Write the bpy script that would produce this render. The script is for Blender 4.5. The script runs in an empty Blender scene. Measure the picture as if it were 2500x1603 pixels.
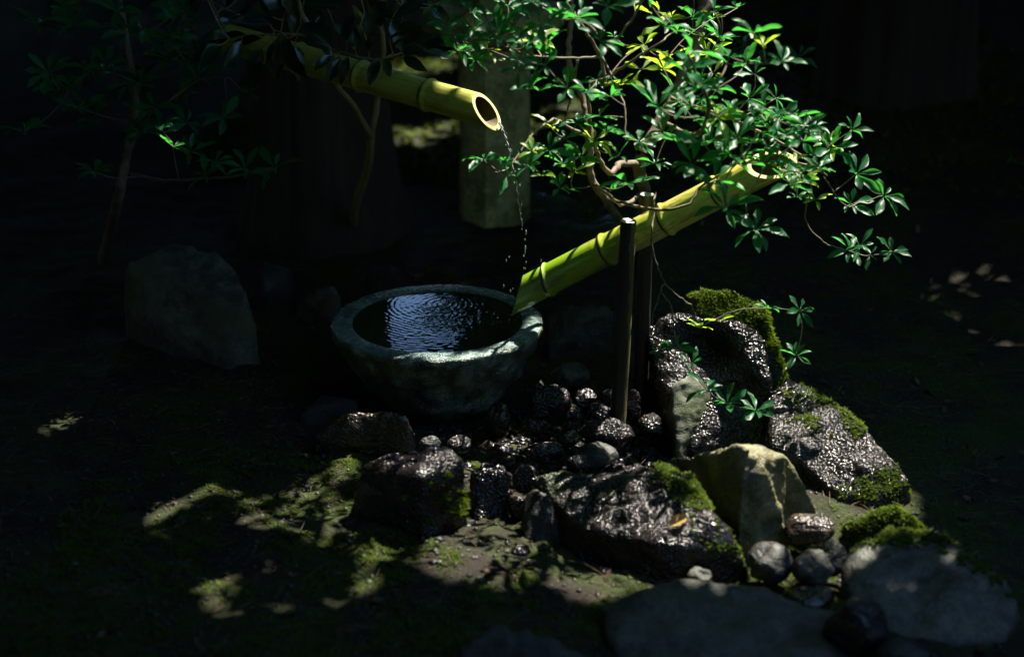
import bpy, bmesh, math, random
import numpy as np
from mathutils import Vector, Matrix, noise, Quaternion

random.seed(7)
rng = np.random.default_rng(7)
SC = bpy.context.scene
COL = SC.collection

# ------------------------------------------------------------------ camera
FPX = 4167.0                      # focal length in pixels of the 2500 wide photograph (60 mm)
PITCH = math.radians(21.5)
CAM = Vector((0.0, -4.354, 1.97))
FW = Vector((0, math.cos(PITCH), -math.sin(PITCH)))
UP = Vector((0, math.sin(PITCH), math.cos(PITCH)))
RT = Vector((1, 0, 0))
cam_d = bpy.data.cameras.new('camera')
cam_d.lens = 60.0; cam_d.sensor_width = 36.0
cam_d.clip_start = 0.05; cam_d.clip_end = 400.0
cam_d.dof.use_dof = True
cam_d.dof.focus_distance = 4.62
cam_d.dof.aperture_fstop = 1.6
cam = bpy.data.objects.new('camera', cam_d); COL.objects.link(cam)
cam.location = CAM
cam.rotation_euler = (math.pi / 2 - PITCH, 0, 0)
SC.camera = cam

# ------------------------------------------------------------------ sky and sun
SUN_AZ, SUN_EL = math.radians(42), math.radians(59)     # azimuth from +Y towards +X (behind, from the right)
SUN = Vector((math.sin(SUN_AZ) * math.cos(SUN_EL), math.cos(SUN_AZ) * math.cos(SUN_EL), math.sin(SUN_EL)))
w = bpy.data.worlds.new('World'); SC.world = w; w.use_nodes = True
nt = w.node_tree; nt.nodes.clear()
sky = nt.nodes.new('ShaderNodeTexSky'); sky.sky_type = 'NISHITA'; sky.sun_disc = False
sky.ozone_density = 4.0; sky.dust_density = 0.0; sky.altitude = 1500.0
sky.sun_elevation = SUN_EL; sky.sun_rotation = SUN_AZ
bg = nt.nodes.new('ShaderNodeBackground'); bg.inputs[1].default_value = 0.145
wo = nt.nodes.new('ShaderNodeOutputWorld')
nt.links.new(sky.outputs[0], bg.inputs[0]); nt.links.new(bg.outputs[0], wo.inputs[0])
sl = bpy.data.lights.new('sun', 'SUN'); sl.energy = 5.0; sl.angle = math.radians(0.5); sl.color = (1.0, 0.93, 0.80)
so = bpy.data.objects.new('sun', sl); COL.objects.link(so)
so.rotation_euler = SUN.to_track_quat('Z', 'Y').to_euler(); so.location = SUN * 20

SC.view_settings.view_transform = 'Standard'
SC.view_settings.look = 'None'
SC.view_settings.gamma = 1.0
SC.view_settings.exposure = 1.9
SC.view_settings.use_curve_mapping = False
SC.render.engine = 'CYCLES'
SC.cycles.use_denoising = True
SC.cycles.max_bounces = 6
SC.cycles.transparent_max_bounces = 12
SC.cycles.caustics_reflective = False
SC.cycles.caustics_refractive = False
SC.cycles.sample_clamp_indirect = 2.0

# ------------------------------------------------------------------ helpers
def ray(px, py):
    return FW + RT * ((px - 1250.0) / FPX) + UP * ((801.5 - py) / FPX)
def aty(px, py, Y):               # point on the vertical plane y = Y
    r = ray(px, py); t = (Y - CAM.y) / r.y
    return CAM + r * t
def atz(px, py, Z):               # point at height Z
    r = ray(px, py); t = (Z - CAM.z) / r.z
    return CAM + r * t
def topx(p):
    d = Vector(p) - CAM; z = d.dot(FW)
    return 1250 + FPX * d.x / z, 801.5 - FPX * d.dot(UP) / z, z
def nz(p, s, o=3, seed=0.0):      # fractal noise
    v = Vector((p[0] * s + seed, p[1] * s - seed * 1.7, p[2] * s + seed * .6)); a = 1.0; r = 0.0
    for _ in range(o):
        r += a * noise.noise(v); v = v * 2.03; a *= .5
    return r
def sst(a, b, x):
    t = min(1, max(0, (x - a) / (b - a))); return t * t * (3 - 2 * t)

def link(name, mesh, mat=None, parent=None, smooth=True):
    o = bpy.data.objects.new(name, mesh); COL.objects.link(o)
    if mat is not None and len(mesh.materials) == 0: mesh.materials.append(mat)
    if smooth and len(mesh.polygons):
        mesh.polygons.foreach_set('use_smooth', np.ones(len(mesh.polygons), bool))
    if parent is not None: o.parent = parent
    return o
def tag(o, label=None, cat=None, group=None, kind=None):
    if label: o['label'] = label
    if cat: o['category'] = cat
    if group: o['group'] = group
    if kind: o['kind'] = kind
    return o
def empty(name, loc=(0, 0, 0)):
    o = bpy.data.objects.new(name, None); COL.objects.link(o); o.location = loc
    o.empty_display_size = .05
    return o
def pymesh(name, V, F):
    m = bpy.data.meshes.new(name); m.from_pydata([tuple(v) for v in V], [], F); m.update(); return m
def npmesh(name, V, F, k):
    """V (n,3), F (m,k) numpy -> mesh"""
    m = bpy.data.meshes.new(name)
    V = np.asarray(V, np.float32); F = np.asarray(F, np.int32)
    m.vertices.add(len(V)); m.vertices.foreach_set('co', V.ravel())
    m.loops.add(F.size); m.loops.foreach_set('vertex_index', F.ravel())
    m.polygons.add(len(F)); m.polygons.foreach_set('loop_start', np.arange(0, F.size, k, dtype=np.int32))
    m.update(calc_edges=True); m.validate(); return m

def tube_into(V, F, pts, rads, n=7, cap=True):
    """a tapered tube along a polyline, appended to V and F"""
    pts = [Vector(p) for p in pts]; b = len(V)
    up = Vector((.31, .17, .93)).normalized()
    for i, p in enumerate(pts):
        t = (pts[min(i + 1, len(pts) - 1)] - pts[max(i - 1, 0)])
        if t.length < 1e-9: t = Vector((0, 0, 1))
        t.normalize()
        a = t.cross(up)
        if a.length < 1e-3: a = t.cross(Vector((1, 0, 0)))
        a.normalize(); c = t.cross(a)
        for k in range(n):
            th = 2 * math.pi * k / n
            V.append(p + (a * math.cos(th) + c * math.sin(th)) * rads[i])
    for i in range(len(pts) - 1):
        for k in range(n):
            q = b + i * n
            F.append((q + k, q + (k + 1) % n, q + n + (k + 1) % n, q + n + k))
    if cap:
        F.append(tuple(b + k for k in reversed(range(n))))
        q = b + (len(pts) - 1) * n; F.append(tuple(q + k for k in range(n)))
def smooth_path(pts, sub=5, wob=0.0):
    """Catmull-Rom through the points"""
    P = [Vector(p) for p in pts]; P = [P[0] * 2 - P[1]] + P + [P[-1] * 2 - P[-2]]; out = []
    for i in range(1, len(P) - 2):
        for k in range(sub):
            t = k / sub
            q = .5 * ((2 * P[i]) + (P[i + 1] - P[i - 1]) * t + (2 * P[i - 1] - 5 * P[i] + 4 * P[i + 1] - P[i + 2]) * t * t
                      + (3 * P[i] - P[i - 1] - 3 * P[i + 1] + P[i + 2]) * t ** 3)
            if wob: q = q + Vector((random.uniform(-wob, wob), random.uniform(-wob, wob), random.uniform(-wob, wob)))
            out.append(q)
    out.append(P[-2]); return out

# ------------------------------------------------------------------ materials
def newmat(name):
    m = bpy.data.materials.new(name); m.use_nodes = True
    t = m.node_tree; t.nodes.clear()
    out = t.nodes.new('ShaderNodeOutputMaterial')
    return m, t, out
def N(t, typ, **kw):
    n = t.nodes.new(typ)
    for k, v in kw.items():
        if k in n.inputs: n.inputs[k].default_value = v
        else: setattr(n, k, v)
    return n
def ramp(t, src, stops, interp='LINEAR'):
    r = t.nodes.new('ShaderNodeValToRGB'); r.color_ramp.interpolation = interp
    el = r.color_ramp.elements
    while len(el) > 1: el.remove(el[-1])
    el[0].position = stops[0][0]; el[0].color = (*stops[0][1], 1)
    for p, c in stops[1:]:
        e = el.new(p); e.color = (*c, 1)
    t.links.new(src, r.inputs[0]); return r.outputs[0]
def g(v): return (v, v, v)
def mixc(t, fac, a, b):
    m = t.nodes.new('ShaderNodeMix'); m.data_type = 'RGBA'
    for k, s in ((0, fac), (6, a), (7, b)):
        if hasattr(s, 'links'): t.links.new(s, m.inputs[k])
        elif k == 0: m.inputs[0].default_value = s
        else: m.inputs[k].default_value = (*s, 1)
    return m.outputs[2]
def math_(t, op, a, b=None):
    m = t.nodes.new('ShaderNodeMath'); m.operation = op
    for i, s in enumerate((a, b)):
        if s is None: continue
        if hasattr(s, 'links'): t.links.new(s, m.inputs[i])
        else: m.inputs[i].default_value = s
    return m.outputs[0]

def rock_mat(name, c1, c2, rough=(.3, .7), bump=.6, fine=260.0, spec=.5, moss=0.0, lichen=None, coarse=22.0, grain=.35, lump=1.0):
    m, t, out = newmat(name)
    tc = N(t, 'ShaderNodeTexCoord'); geo = N(t, 'ShaderNodeNewGeometry')
    pos = geo.outputs['Position']
    n1 = N(t, 'ShaderNodeTexNoise', Scale=coarse, Detail=8.0, Roughness=.62)
    n2 = N(t, 'ShaderNodeTexNoise', Scale=fine, Detail=3.0, Roughness=.6)
    n3 = N(t, 'ShaderNodeTexNoise', Scale=5.0, Detail=4.0)
    for n in (n1, n2, n3): t.links.new(pos, n.inputs['Vector'])
    vor = N(t, 'ShaderNodeTexVoronoi', Scale=fine * .8); t.links.new(pos, vor.inputs['Vector'])
    col = ramp(t, n1.outputs[0], [(.32, c1), (.68, c2)])
    col = mixc(t, ramp(t, n2.outputs[0], [(.45, g(0)), (.7, g(.8))]), col, tuple(x * .3 for x in c1))
    n6 = N(t, 'ShaderNodeTexNoise', Scale=11.0, Detail=9.0, Roughness=.75); t.links.new(pos, n6.inputs['Vector'])
    col = mixc(t, ramp(t, n6.outputs[0], [(.42, g(.75)), (.52, g(0))]), col, tuple(x * .45 for x in c1))
    col = mixc(t, ramp(t, n6.outputs[0], [(.60, g(0)), (.68, g(.5))]), col, tuple(min(.7, x * 1.6) for x in c2))
    if lichen:
        col = mixc(t, ramp(t, n3.outputs[0], [(.52, g(0)), (.62, g(.8))]), col, lichen)
    bs = N(t, 'ShaderNodeBsdfPrincipled'); bs.inputs['Specular IOR Level'].default_value = spec
    ro = ramp(t, n1.outputs[0], [(.3, g(rough[0])), (.7, g(rough[1]))])
    if moss > 0:
        sx = N(t, 'ShaderNodeSeparateXYZ'); t.links.new(geo.outputs['Normal'], sx.inputs[0])
        up = ramp(t, sx.outputs[2], [(.35, g(0)), (.8, g(1))])
        mk = math_(t, 'MULTIPLY', up, ramp(t, n3.outputs[0], [(.62 - moss * .35, g(0)), (.74 - moss * .35, g(1))]))
        col = mixc(t, mk, col, mixc(t, n2.outputs[0], (.015, .03, .004), (.06, .10, .01)))
        ro = mixc(t, mk, ro, g(.9))
        ro = math_(t, 'MULTIPLY', ro, 1.0)
    t.links.new(col, bs.inputs['Base Color']); t.links.new(ro, bs.inputs['Roughness'])
    n7 = N(t, 'ShaderNodeTexNoise', Scale=13.0, Detail=5.0, Roughness=.6); t.links.new(pos, n7.inputs['Vector'])
    pm = ramp(t, n7.outputs[0], [(.36, g(.3)), (.50, g(1))])                 # grain shows in patches, water fills it elsewhere
    fg = math_(t, 'ADD', math_(t, 'MULTIPLY', n2.outputs[0], .5), math_(t, 'MULTIPLY', vor.outputs[0], -grain))
    hsum = math_(t, 'ADD', math_(t, 'MULTIPLY', n1.outputs[0], lump), math_(t, 'MULTIPLY', fg, pm))
    bp = N(t, 'ShaderNodeBump', Strength=bump, Distance=.006); t.links.new(hsum, bp.inputs['Height'])
    t.links.new(bp.outputs[0], bs.inputs['Normal']); t.links.new(bs.outputs[0], out.inputs[0])
    return m

def leaf_mat(name, base, trans, rough=.34, tfac=.4, var=.3, spec=.5, vein=False):
    m, t, out = newmat(name)
    oi = N(t, 'ShaderNodeObjectInfo'); geo = N(t, 'ShaderNodeNewGeometry')
    n1 = N(t, 'ShaderNodeTexNoise', Scale=60.0, Detail=3.0); t.links.new(geo.outputs['Position'], n1.inputs['Vector'])
    n4 = N(t, 'ShaderNodeTexNoise', Scale=7.0, Detail=2.0); t.links.new(geo.outputs['Position'], n4.inputs['Vector'])
    f = math_(t, 'ADD', math_(t, 'MULTIPLY', oi.outputs['Random'], .5), math_(t, 'MULTIPLY', n4.outputs[0], .5))
    c = mixc(t, f, tuple(x * (1 - var) for x in base), tuple(x * (1 + var) for x in base))
    c = mixc(t, ramp(t, n1.outputs[0], [(.4, g(0)), (.8, g(.5))]), c, tuple(x * .6 for x in base))
    if vein:
        tc = N(t, 'ShaderNodeTexCoord'); sx = N(t, 'ShaderNodeSeparateXYZ'); t.links.new(tc.outputs['Object'], sx.inputs[0])
        ay = math_(t, 'ABSOLUTE', sx.outputs[1])
        c = mixc(t, ramp(t, ay, [(.006, g(.65)), (.016, g(0))]), c, tuple(min(1, x * 2.2 + .03) for x in base))
        wv = N(t, 'ShaderNodeTexWave', Scale=5.0, Distortion=1.5); t.links.new(tc.outputs['Object'], wv.inputs['Vector'])
        c = mixc(t, math_(t, 'MULTIPLY', wv.outputs['Fac'], .22), c, tuple(x * .6 for x in base))
        n8 = N(t, 'ShaderNodeTexNoise', Scale=170.0, Detail=2.0); t.links.new(geo.outputs['Position'], n8.inputs['Vector'])
        c = mixc(t, ramp(t, n8.outputs[0], [(.70, g(0)), (.76, g(.7))]), c, (.09, .07, .02))
    bs = N(t, 'ShaderNodeBsdfPrincipled', Roughness=rough); bs.inputs['Specular IOR Level'].default_value = spec
    t.links.new(c, bs.inputs['Base Color'])
    bp = N(t, 'ShaderNodeBump', Strength=.25, Distance=.002); t.links.new(n1.outputs[0], bp.inputs['Height']); t.links.new(bp.outputs[0], bs.inputs['Normal'])
    tr = N(t, 'ShaderNodeBsdfTranslucent', Color=(*trans, 1))
    mx = N(t, 'ShaderNodeMixShader'); mx.inputs[0].default_value = tfac
    t.links.new(bs.outputs[0], mx.inputs[1]); t.links.new(tr.outputs[0], mx.inputs[2]); t.links.new(mx.outputs[0], out.inputs[0])
    return m

def wood_mat(name, c1, c2, rough=.7, scale=(60, 60, 6), bump=.5, c3=None):
    m, t, out = newmat(name)
    tc = N(t, 'ShaderNodeTexCoord'); mp = N(t, 'ShaderNodeMapping'); mp.inputs['Scale'].default_value = scale
    t.links.new(tc.outputs['Object'], mp.inputs[0])
    n1 = N(t, 'ShaderNodeTexNoise', Scale=1.0, Detail=6.0, Roughness=.65); t.links.new(mp.outputs[0], n1.inputs['Vector'])
    col = ramp(t, n1.outputs[0], [(.3, c1), (.7, c2)])
    if c3:
        n2 = N(t, 'ShaderNodeTexNoise', Scale=14.0, Detail=4.0); t.links.new(tc.outputs['Object'], n2.inputs['Vector'])
        col = mixc(t, ramp(t, n2.outputs[0], [(.5, g(0)), (.6, g(.8))]), col, c3)
    bs = N(t, 'ShaderNodeBsdfPrincipled', Roughness=rough)
    t.links.new(col, bs.inputs['Base Color'])
    bp = N(t, 'ShaderNodeBump', Strength=bump, Distance=.004); t.links.new(n1.outputs[0], bp.inputs['Height'])
    t.links.new(bp.outputs[0], bs.inputs['Normal']); t.links.new(bs.outputs[0], out.inputs[0])
    return m

def bamboo_mat(name, c1, c2, blotch, rough=.28, wet=0.0, green=None, length=.8):
    m, t, out = newmat(name)
    tc = N(t, 'ShaderNodeTexCoord')
    def noi(sc, detail=5.0, rgh=.6):
        mp = N(t, 'ShaderNodeMapping'); mp.inputs['Scale'].default_value = sc; t.links.new(tc.outputs['Object'], mp.inputs[0])
        n = N(t, 'ShaderNodeTexNoise', Scale=1.0, Detail=detail, Roughness=rgh); t.links.new(mp.outputs[0], n.inputs['Vector']); return n.outputs[0]
    n1, n2, n3, n4 = noi((90, 90, 1.6)), noi((20, 20, 4.5), 7.0, .72), noi((230, 230, 230), 2.0), noi((160, 160, 9), 3.0)
    n5 = noi((7, 7, 2.5), 3.0)
    col = mixc(t, ramp(t, n1, [(.35, g(0)), (.65, g(1))]), c1, c2)
    if green:
        sx = N(t, 'ShaderNodeSeparateXYZ'); t.links.new(tc.outputs['Object'], sx.inputs[0])
        f = math_(t, 'ADD', math_(t, 'DIVIDE', sx.outputs[2], length), math_(t, 'MULTIPLY', math_(t, 'SUBTRACT', n5, .5), .5))
        col = mixc(t, ramp(t, f, [(.28, g(1)), (.62, g(0))]), col, green)
    col = mixc(t, ramp(t, n5, [(.48, g(0)), (.66, g(.5))]), col, tuple(x * .62 for x in c1))
    col = mixc(t, ramp(t, n2, [(.50, g(0)), (.64, g(.85))]), col, blotch)
    col = mixc(t, ramp(t, n4, [(.62, g(0)), (.72, g(.55))]), col, tuple(min(1, x * 1.25 + .06) for x in c2))
    n6 = noi((34, 34, 12), 8.0, .75)
    col = mixc(t, ramp(t, n6, [(.56, g(0)), (.70, g(.6))]), col, (.26, .26, .17))      # grey weathering
    col = mixc(t, ramp(t, noi((12, 12, 40), 4.0), [(.60, g(0)), (.70, g(.5))]), col, tuple(x * .35 for x in c1))   # water stains
    col = mixc(t, ramp(t, n3, [(.66, g(0)), (.72, g(.8))]), col, (.03, .03, .01))
    bs = N(t, 'ShaderNodeBsdfPrincipled', Roughness=rough)
    t.links.new(col, bs.inputs['Base Color'])
    t.links.new(ramp(t, n2, [(.35, g(rough)), (.7, g(min(1, rough + .35)))]), bs.inputs['Roughness'])
    if wet: bs.inputs['Coat Weight'].default_value = wet; bs.inputs['Coat Roughness'].default_value = .06
    h = math_(t, 'ADD', n1, math_(t, 'MULTIPLY', n4, .5))
    bp = N(t, 'ShaderNodeBump', Strength=.35, Distance=.003); t.links.new(h, bp.inputs['Height'])
    t.links.new(bp.outputs[0], bs.inputs['Normal'])
    if wet: t.links.new(bp.outputs[0], bs.inputs['Coat Normal'])
    t.links.new(bs.outputs[0], out.inputs[0])
    return m

def plain_mat(name, c, rough=.6, spec=.5, ns=80.0, var=.4, bump=.3):
    m, t, out = newmat(name)
    geo = N(t, 'ShaderNodeNewGeometry')
    n1 = N(t, 'ShaderNodeTexNoise', Scale=ns, Detail=4.0); t.links.new(geo.outputs['Position'], n1.inputs['Vector'])
    col = mixc(t, n1.outputs[0], tuple(x * (1 - var) for x in c), tuple(x * (1 + var) for x in c))
    bs = N(t, 'ShaderNodeBsdfPrincipled', Roughness=rough); bs.inputs['Specular IOR Level'].default_value = spec
    t.links.new(col, bs.inputs['Base Color'])
    bp = N(t, 'ShaderNodeBump', Strength=bump, Distance=.003); t.links.new(n1.outputs[0], bp.inputs['Height'])
    t.links.new(bp.outputs[0], bs.inputs['Normal']); t.links.new(bs.outputs[0], out.inputs[0])
    return m

def water_mat(name, tint=(.75, .7, .55), rough=.02, bump=0.0):
    m, t, out = newmat(name)
    gl = N(t, 'ShaderNodeBsdfGlossy', Roughness=rough); tr = N(t, 'ShaderNodeBsdfTransparent', Color=(*tint, 1))
    fr = N(t, 'ShaderNodeFresnel', IOR=1.33); mx = N(t, 'ShaderNodeMixShader')
    if bump:
        geo = N(t, 'ShaderNodeNewGeometry')
        n1 = N(t, 'ShaderNodeTexNoise', Scale=90.0, Detail=2.0); t.links.new(geo.outputs['Position'], n1.inputs['Vector'])
        bp = N(t, 'ShaderNodeBump', Strength=bump, Distance=.002); t.links.new(n1.outputs[0], bp.inputs['Height'])
        t.links.new(bp.outputs[0], gl.inputs['Normal']); t.links.new(bp.outputs[0], fr.inputs['Normal'])
    t.links.new(fr.outputs[0], mx.inputs[0]); t.links.new(tr.outputs[0], mx.inputs[1]); t.links.new(gl.outputs[0], mx.inputs[2])
    t.links.new(mx.outputs[0], out.inputs[0]); return m

M = {}
M['wet'] = rock_mat('wet_dark_rock', (.006, .005, .0055), (.024, .019, .020), rough=(.10, .24), bump=1.0, fine=165.0, spec=.42, grain=.85, lump=.5)
M['wetbrown'] = rock_mat('wet_brown_rock', (.012, .009, .006), (.05, .034, .022), rough=(.10, .26), bump=.9, fine=150.0, spec=.6, grain=.7, lump=.6)
M['dark'] = rock_mat('dark_damp_rock', (.010, .011, .010), (.034, .037, .032), rough=(.35, .7), bump=.8, fine=220.0)
M['grey'] = rock_mat('grey_green_rock', (.045, .05, .036), (.125, .13, .095), rough=(.5, .85), bump=.6, fine=260.0, lichen=(.06, .075, .03), grain=.15, lump=.9)
M['slab'] = rock_mat('dark_slab', (.022, .025, .019), (.085, .085, .066), rough=(.4, .8), bump=.8, fine=150.0, grain=.25, lump=1.3, coarse=30.0)
M['ochre'] = rock_mat('ochre_rock', (.09, .085, .04), (.24, .22, .11), rough=(.45, .8), bump=.8, fine=200.0, lichen=(.05, .07, .02))
M['mossrock'] = rock_mat('mossy_rock', (.03, .033, .026), (.11, .11, .09), rough=(.35, .7), bump=.9, fine=160.0, moss=.12, grain=.3, lump=1.4)
M['wetmoss'] = rock_mat('wet_mossy_rock', (.006, .005, .0055), (.026, .021, .021), rough=(.10, .24), bump=1.0, fine=165.0, spec=.42, grain=.85, lump=.5, moss=.05)
M['mossy'] = rock_mat('moss_covered_rock', (.03, .035, .02), (.08, .08, .05), rough=(.6, .9), bump=.9, fine=220.0, moss=1.0)
M['granite'] = rock_mat('lantern_granite', (.32, .30, .09), (.70, .65, .25), rough=(.7, .95), bump=.6, fine=170.0, lichen=(.24, .25, .08), coarse=60.0)
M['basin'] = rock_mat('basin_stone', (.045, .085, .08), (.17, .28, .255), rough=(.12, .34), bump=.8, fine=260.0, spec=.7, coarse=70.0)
M['basinside'] = rock_mat('basin_outer_stone', (.035, .055, .042), (.20, .25, .18), rough=(.22, .55), bump=1.0, fine=170.0, spec=.6, moss=.15, lichen=(.07, .09, .03), grain=.5)
M['basinin'] = plain_mat('basin_inner_algae', (.035, .06, .038), rough=.8, ns=120)
M['leaf'] = leaf_mat('shrub_leaf', (.012, .098, .032), (.07, .44, .05), rough=.40, tfac=.42, spec=.24, var=.5, vein=True)
M['leafnew'] = leaf_mat('young_shrub_leaf', (.13, .26, .015), (.46, .72, .03), rough=.4, tfac=.55, vein=True)
M['leafdark'] = leaf_mat('glossy_dark_leaf', (.010, .035, .016), (.03, .09, .01), rough=.26, tfac=.22, spec=.6, vein=True)
M['canopyleaf'] = leaf_mat('canopy_leaf', (.04, .07, .012), (.14, .24, .012), rough=.5, tfac=.4)
M['moss'] = leaf_mat('moss_tuft', (.065, .105, .008), (.16, .24, .01), rough=.7, tfac=.35, var=.5, spec=.2)
M['fern'] = leaf_mat('fern_frond', (.025, .06, .02), (.08, .18, .02), rough=.45, tfac=.35)
M['bark'] = wood_mat('shrub_bark', (.06, .045, .03), (.22, .17, .11), rough=.75, scale=(40, 40, 40))
M['twig'] = wood_mat('pale_twig', (.12, .095, .06), (.28, .23, .15), rough=.6, scale=(40, 40, 40))
M['stem'] = wood_mat('sapling_bark', (.16, .13, .05), (.34, .28, .12), rough=.7, scale=(50, 50, 20))
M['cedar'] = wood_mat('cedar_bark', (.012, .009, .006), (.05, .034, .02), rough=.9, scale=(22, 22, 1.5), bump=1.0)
M['post'] = wood_mat('charred_post', (.003, .003, .003), (.012, .010, .008), rough=.55, scale=(70, 70, 5), bump=.7)
M['lit_strip'] = wood_mat('lit_side_wood', (.05, .04, .018), (.17, .13, .055), rough=.7, scale=(60, 60, 7), bump=.7)
M['endgrain'] = plain_mat('post_end_grain', (.42, .42, .43), rough=.45, ns=260, var=.5, bump=.8)
M['bamboo'] = bamboo_mat('spout_bamboo', (.33, .36, .05), (.50, .50, .09), (.20, .19, .03), rough=.33)
M['bamboo2'] = bamboo_mat('tube_bamboo', (.44, .42, .06), (.72, .66, .14), (.10, .11, .03), rough=.24, wet=.7, green=(.20, .36, .008), length=.85)
M['nodepale'] = plain_mat('bamboo_node_ridge', (.46, .42, .16), rough=.5, ns=150)
M['bamboocut'] = plain_mat('bamboo_cut', (.52, .44, .18), rough=.55, ns=200)
M['bambooin'] = plain_mat('bamboo_inside', (.075, .055, .018), rough=.7, ns=60)
M['node'] = plain_mat('bamboo_node', (.022, .016, .006), rough=.55, ns=120)
M['water'] = water_mat('basin_water', (.60, .74, .66))
M['drop'] = plain_mat('falling_water', (.75, .8, .85), rough=.08, ns=300, var=.2)
M['drop'].node_tree.nodes['Principled BSDF'].inputs['Transmission Weight'].default_value = .55
M['drop'].node_tree.nodes['Principled BSDF'].inputs['IOR'].default_value = 1.33
M['film'] = water_mat('water_film', (.8, .75, .65), rough=.03, bump=.4)
M['deadleaf'] = leaf_mat('fallen_leaf', (.42, .27, .05), (.35, .2, .03), rough=.5, tfac=.25)
M['deadleafdark'] = leaf_mat('dead_leaf_scrap', (.07, .04, .016), (.08, .04, .01), rough=.6, tfac=.2, var=.6)
M['litter'] = plain_mat('dry_litter', (.12, .08, .04), rough=.8, ns=40, var=.6)

def ground_material():
    m, t, out = newmat('garden_soil')
    geo = N(t, 'ShaderNodeNewGeometry'); pos = geo.outputs['Position']
    n1 = N(t, 'ShaderNodeTexNoise', Scale=2.6, Detail=7.0, Roughness=.62)
    n2 = N(t, 'ShaderNodeTexNoise', Scale=95.0, Detail=6.0, Roughness=.7)
    n3 = N(t, 'ShaderNodeTexNoise', Scale=14.0, Detail=6.0, Roughness=.65)
    for n in (n1, n2, n3): t.links.new(pos, n.inputs['Vector'])
    soil = ramp(t, n2.outputs[0], [(.3, (.006, .004, .003)), (.55, (.017, .012, .008)), (.75, (.06, .048, .033))])
    moss = ramp(t, n2.outputs[0], [(.3, (.005, .009, .0015)), (.7, (.042, .060, .007))])
    f = math_(t, 'ADD', math_(t, 'MULTIPLY', n1.outputs[0], .7), math_(t, 'MULTIPLY', n3.outputs[0], .3))
    col = mixc(t, ramp(t, f, [(.44, g(0)), (.54, g(1))]), soil, moss)
    bs = N(t, 'ShaderNodeBsdfPrincipled', Roughness=.85); bs.inputs['Specular IOR Level'].default_value = .3
    t.links.new(col, bs.inputs['Base Color'])
    h = math_(t, 'ADD', math_(t, 'MULTIPLY', n3.outputs[0], 1.5), n2.outputs[0])
    bp = N(t, 'ShaderNodeBump', Strength=.9, Distance=.012); t.links.new(h, bp.inputs['Height'])
    t.links.new(bp.outputs[0], bs.inputs['Normal']); t.links.new(bs.outputs[0], out.inputs[0]); return m
M['ground'] = ground_material()

# ------------------------------------------------------------------ ground
def gz(x, y):
    z = 0.0
    z += .30 * sst(.4, 2.4, y) * sst(.25, 1.4, x)                    # bank behind the rocks on the right
    z += .10 * sst(1.8, 4.5, y)
    z -= .07 * math.exp(-(((x - .22) / .30) ** 2 + ((y + .18) / .30) ** 2))   # wet hollow among the cobbles
    z -= .05 * math.exp(-(((x - .62) / .25) ** 2 + ((y + .75) / .22) ** 2))
    z += .05 * sst(-.5, -1.2, y) * sst(.3, -.6, x)                    # front left rises a little
    z += .018 * nz((x, y, 0), 2.3, 3, 3.1) + .013 * nz((x, y, 0), 11, 4, 9.2)
    return z
def axis(lo, hi, step, far):
    a = list(np.arange(lo, hi + 1e-6, step)); s = step
    L, R = [], []
    p = lo
    while p > -far: s *= 1.25; p -= s; L.append(p)
    s = step; p = hi
    while p < far: s *= 1.25; p += s; R.append(p)
    return L[::-1] + a + R
GX = axis(-2.4, 2.4, .024, 90); GY = axis(-1.7, 2.8, .024, 90)
V = [(x, y, gz(x, y)) for y in GY for x in GX]
nx = len(GX)
iy, ix = np.meshgrid(np.arange(len(GY) - 1), np.arange(nx - 1), indexing='ij')
a = (iy * nx + ix).ravel()
gm = npmesh('ground', V, np.stack([a, a + 1, a + 1 + nx, a + nx], 1), 4)
ground = link('ground', gm, M['ground']); tag(ground, kind='structure')

def ong(px, py):
    z = 0.0
    for _ in range(12):
        p = atz(px, py, z); z = .5 * z + .5 * gz(p.x, p.y)
    return atz(px, py, z)
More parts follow.
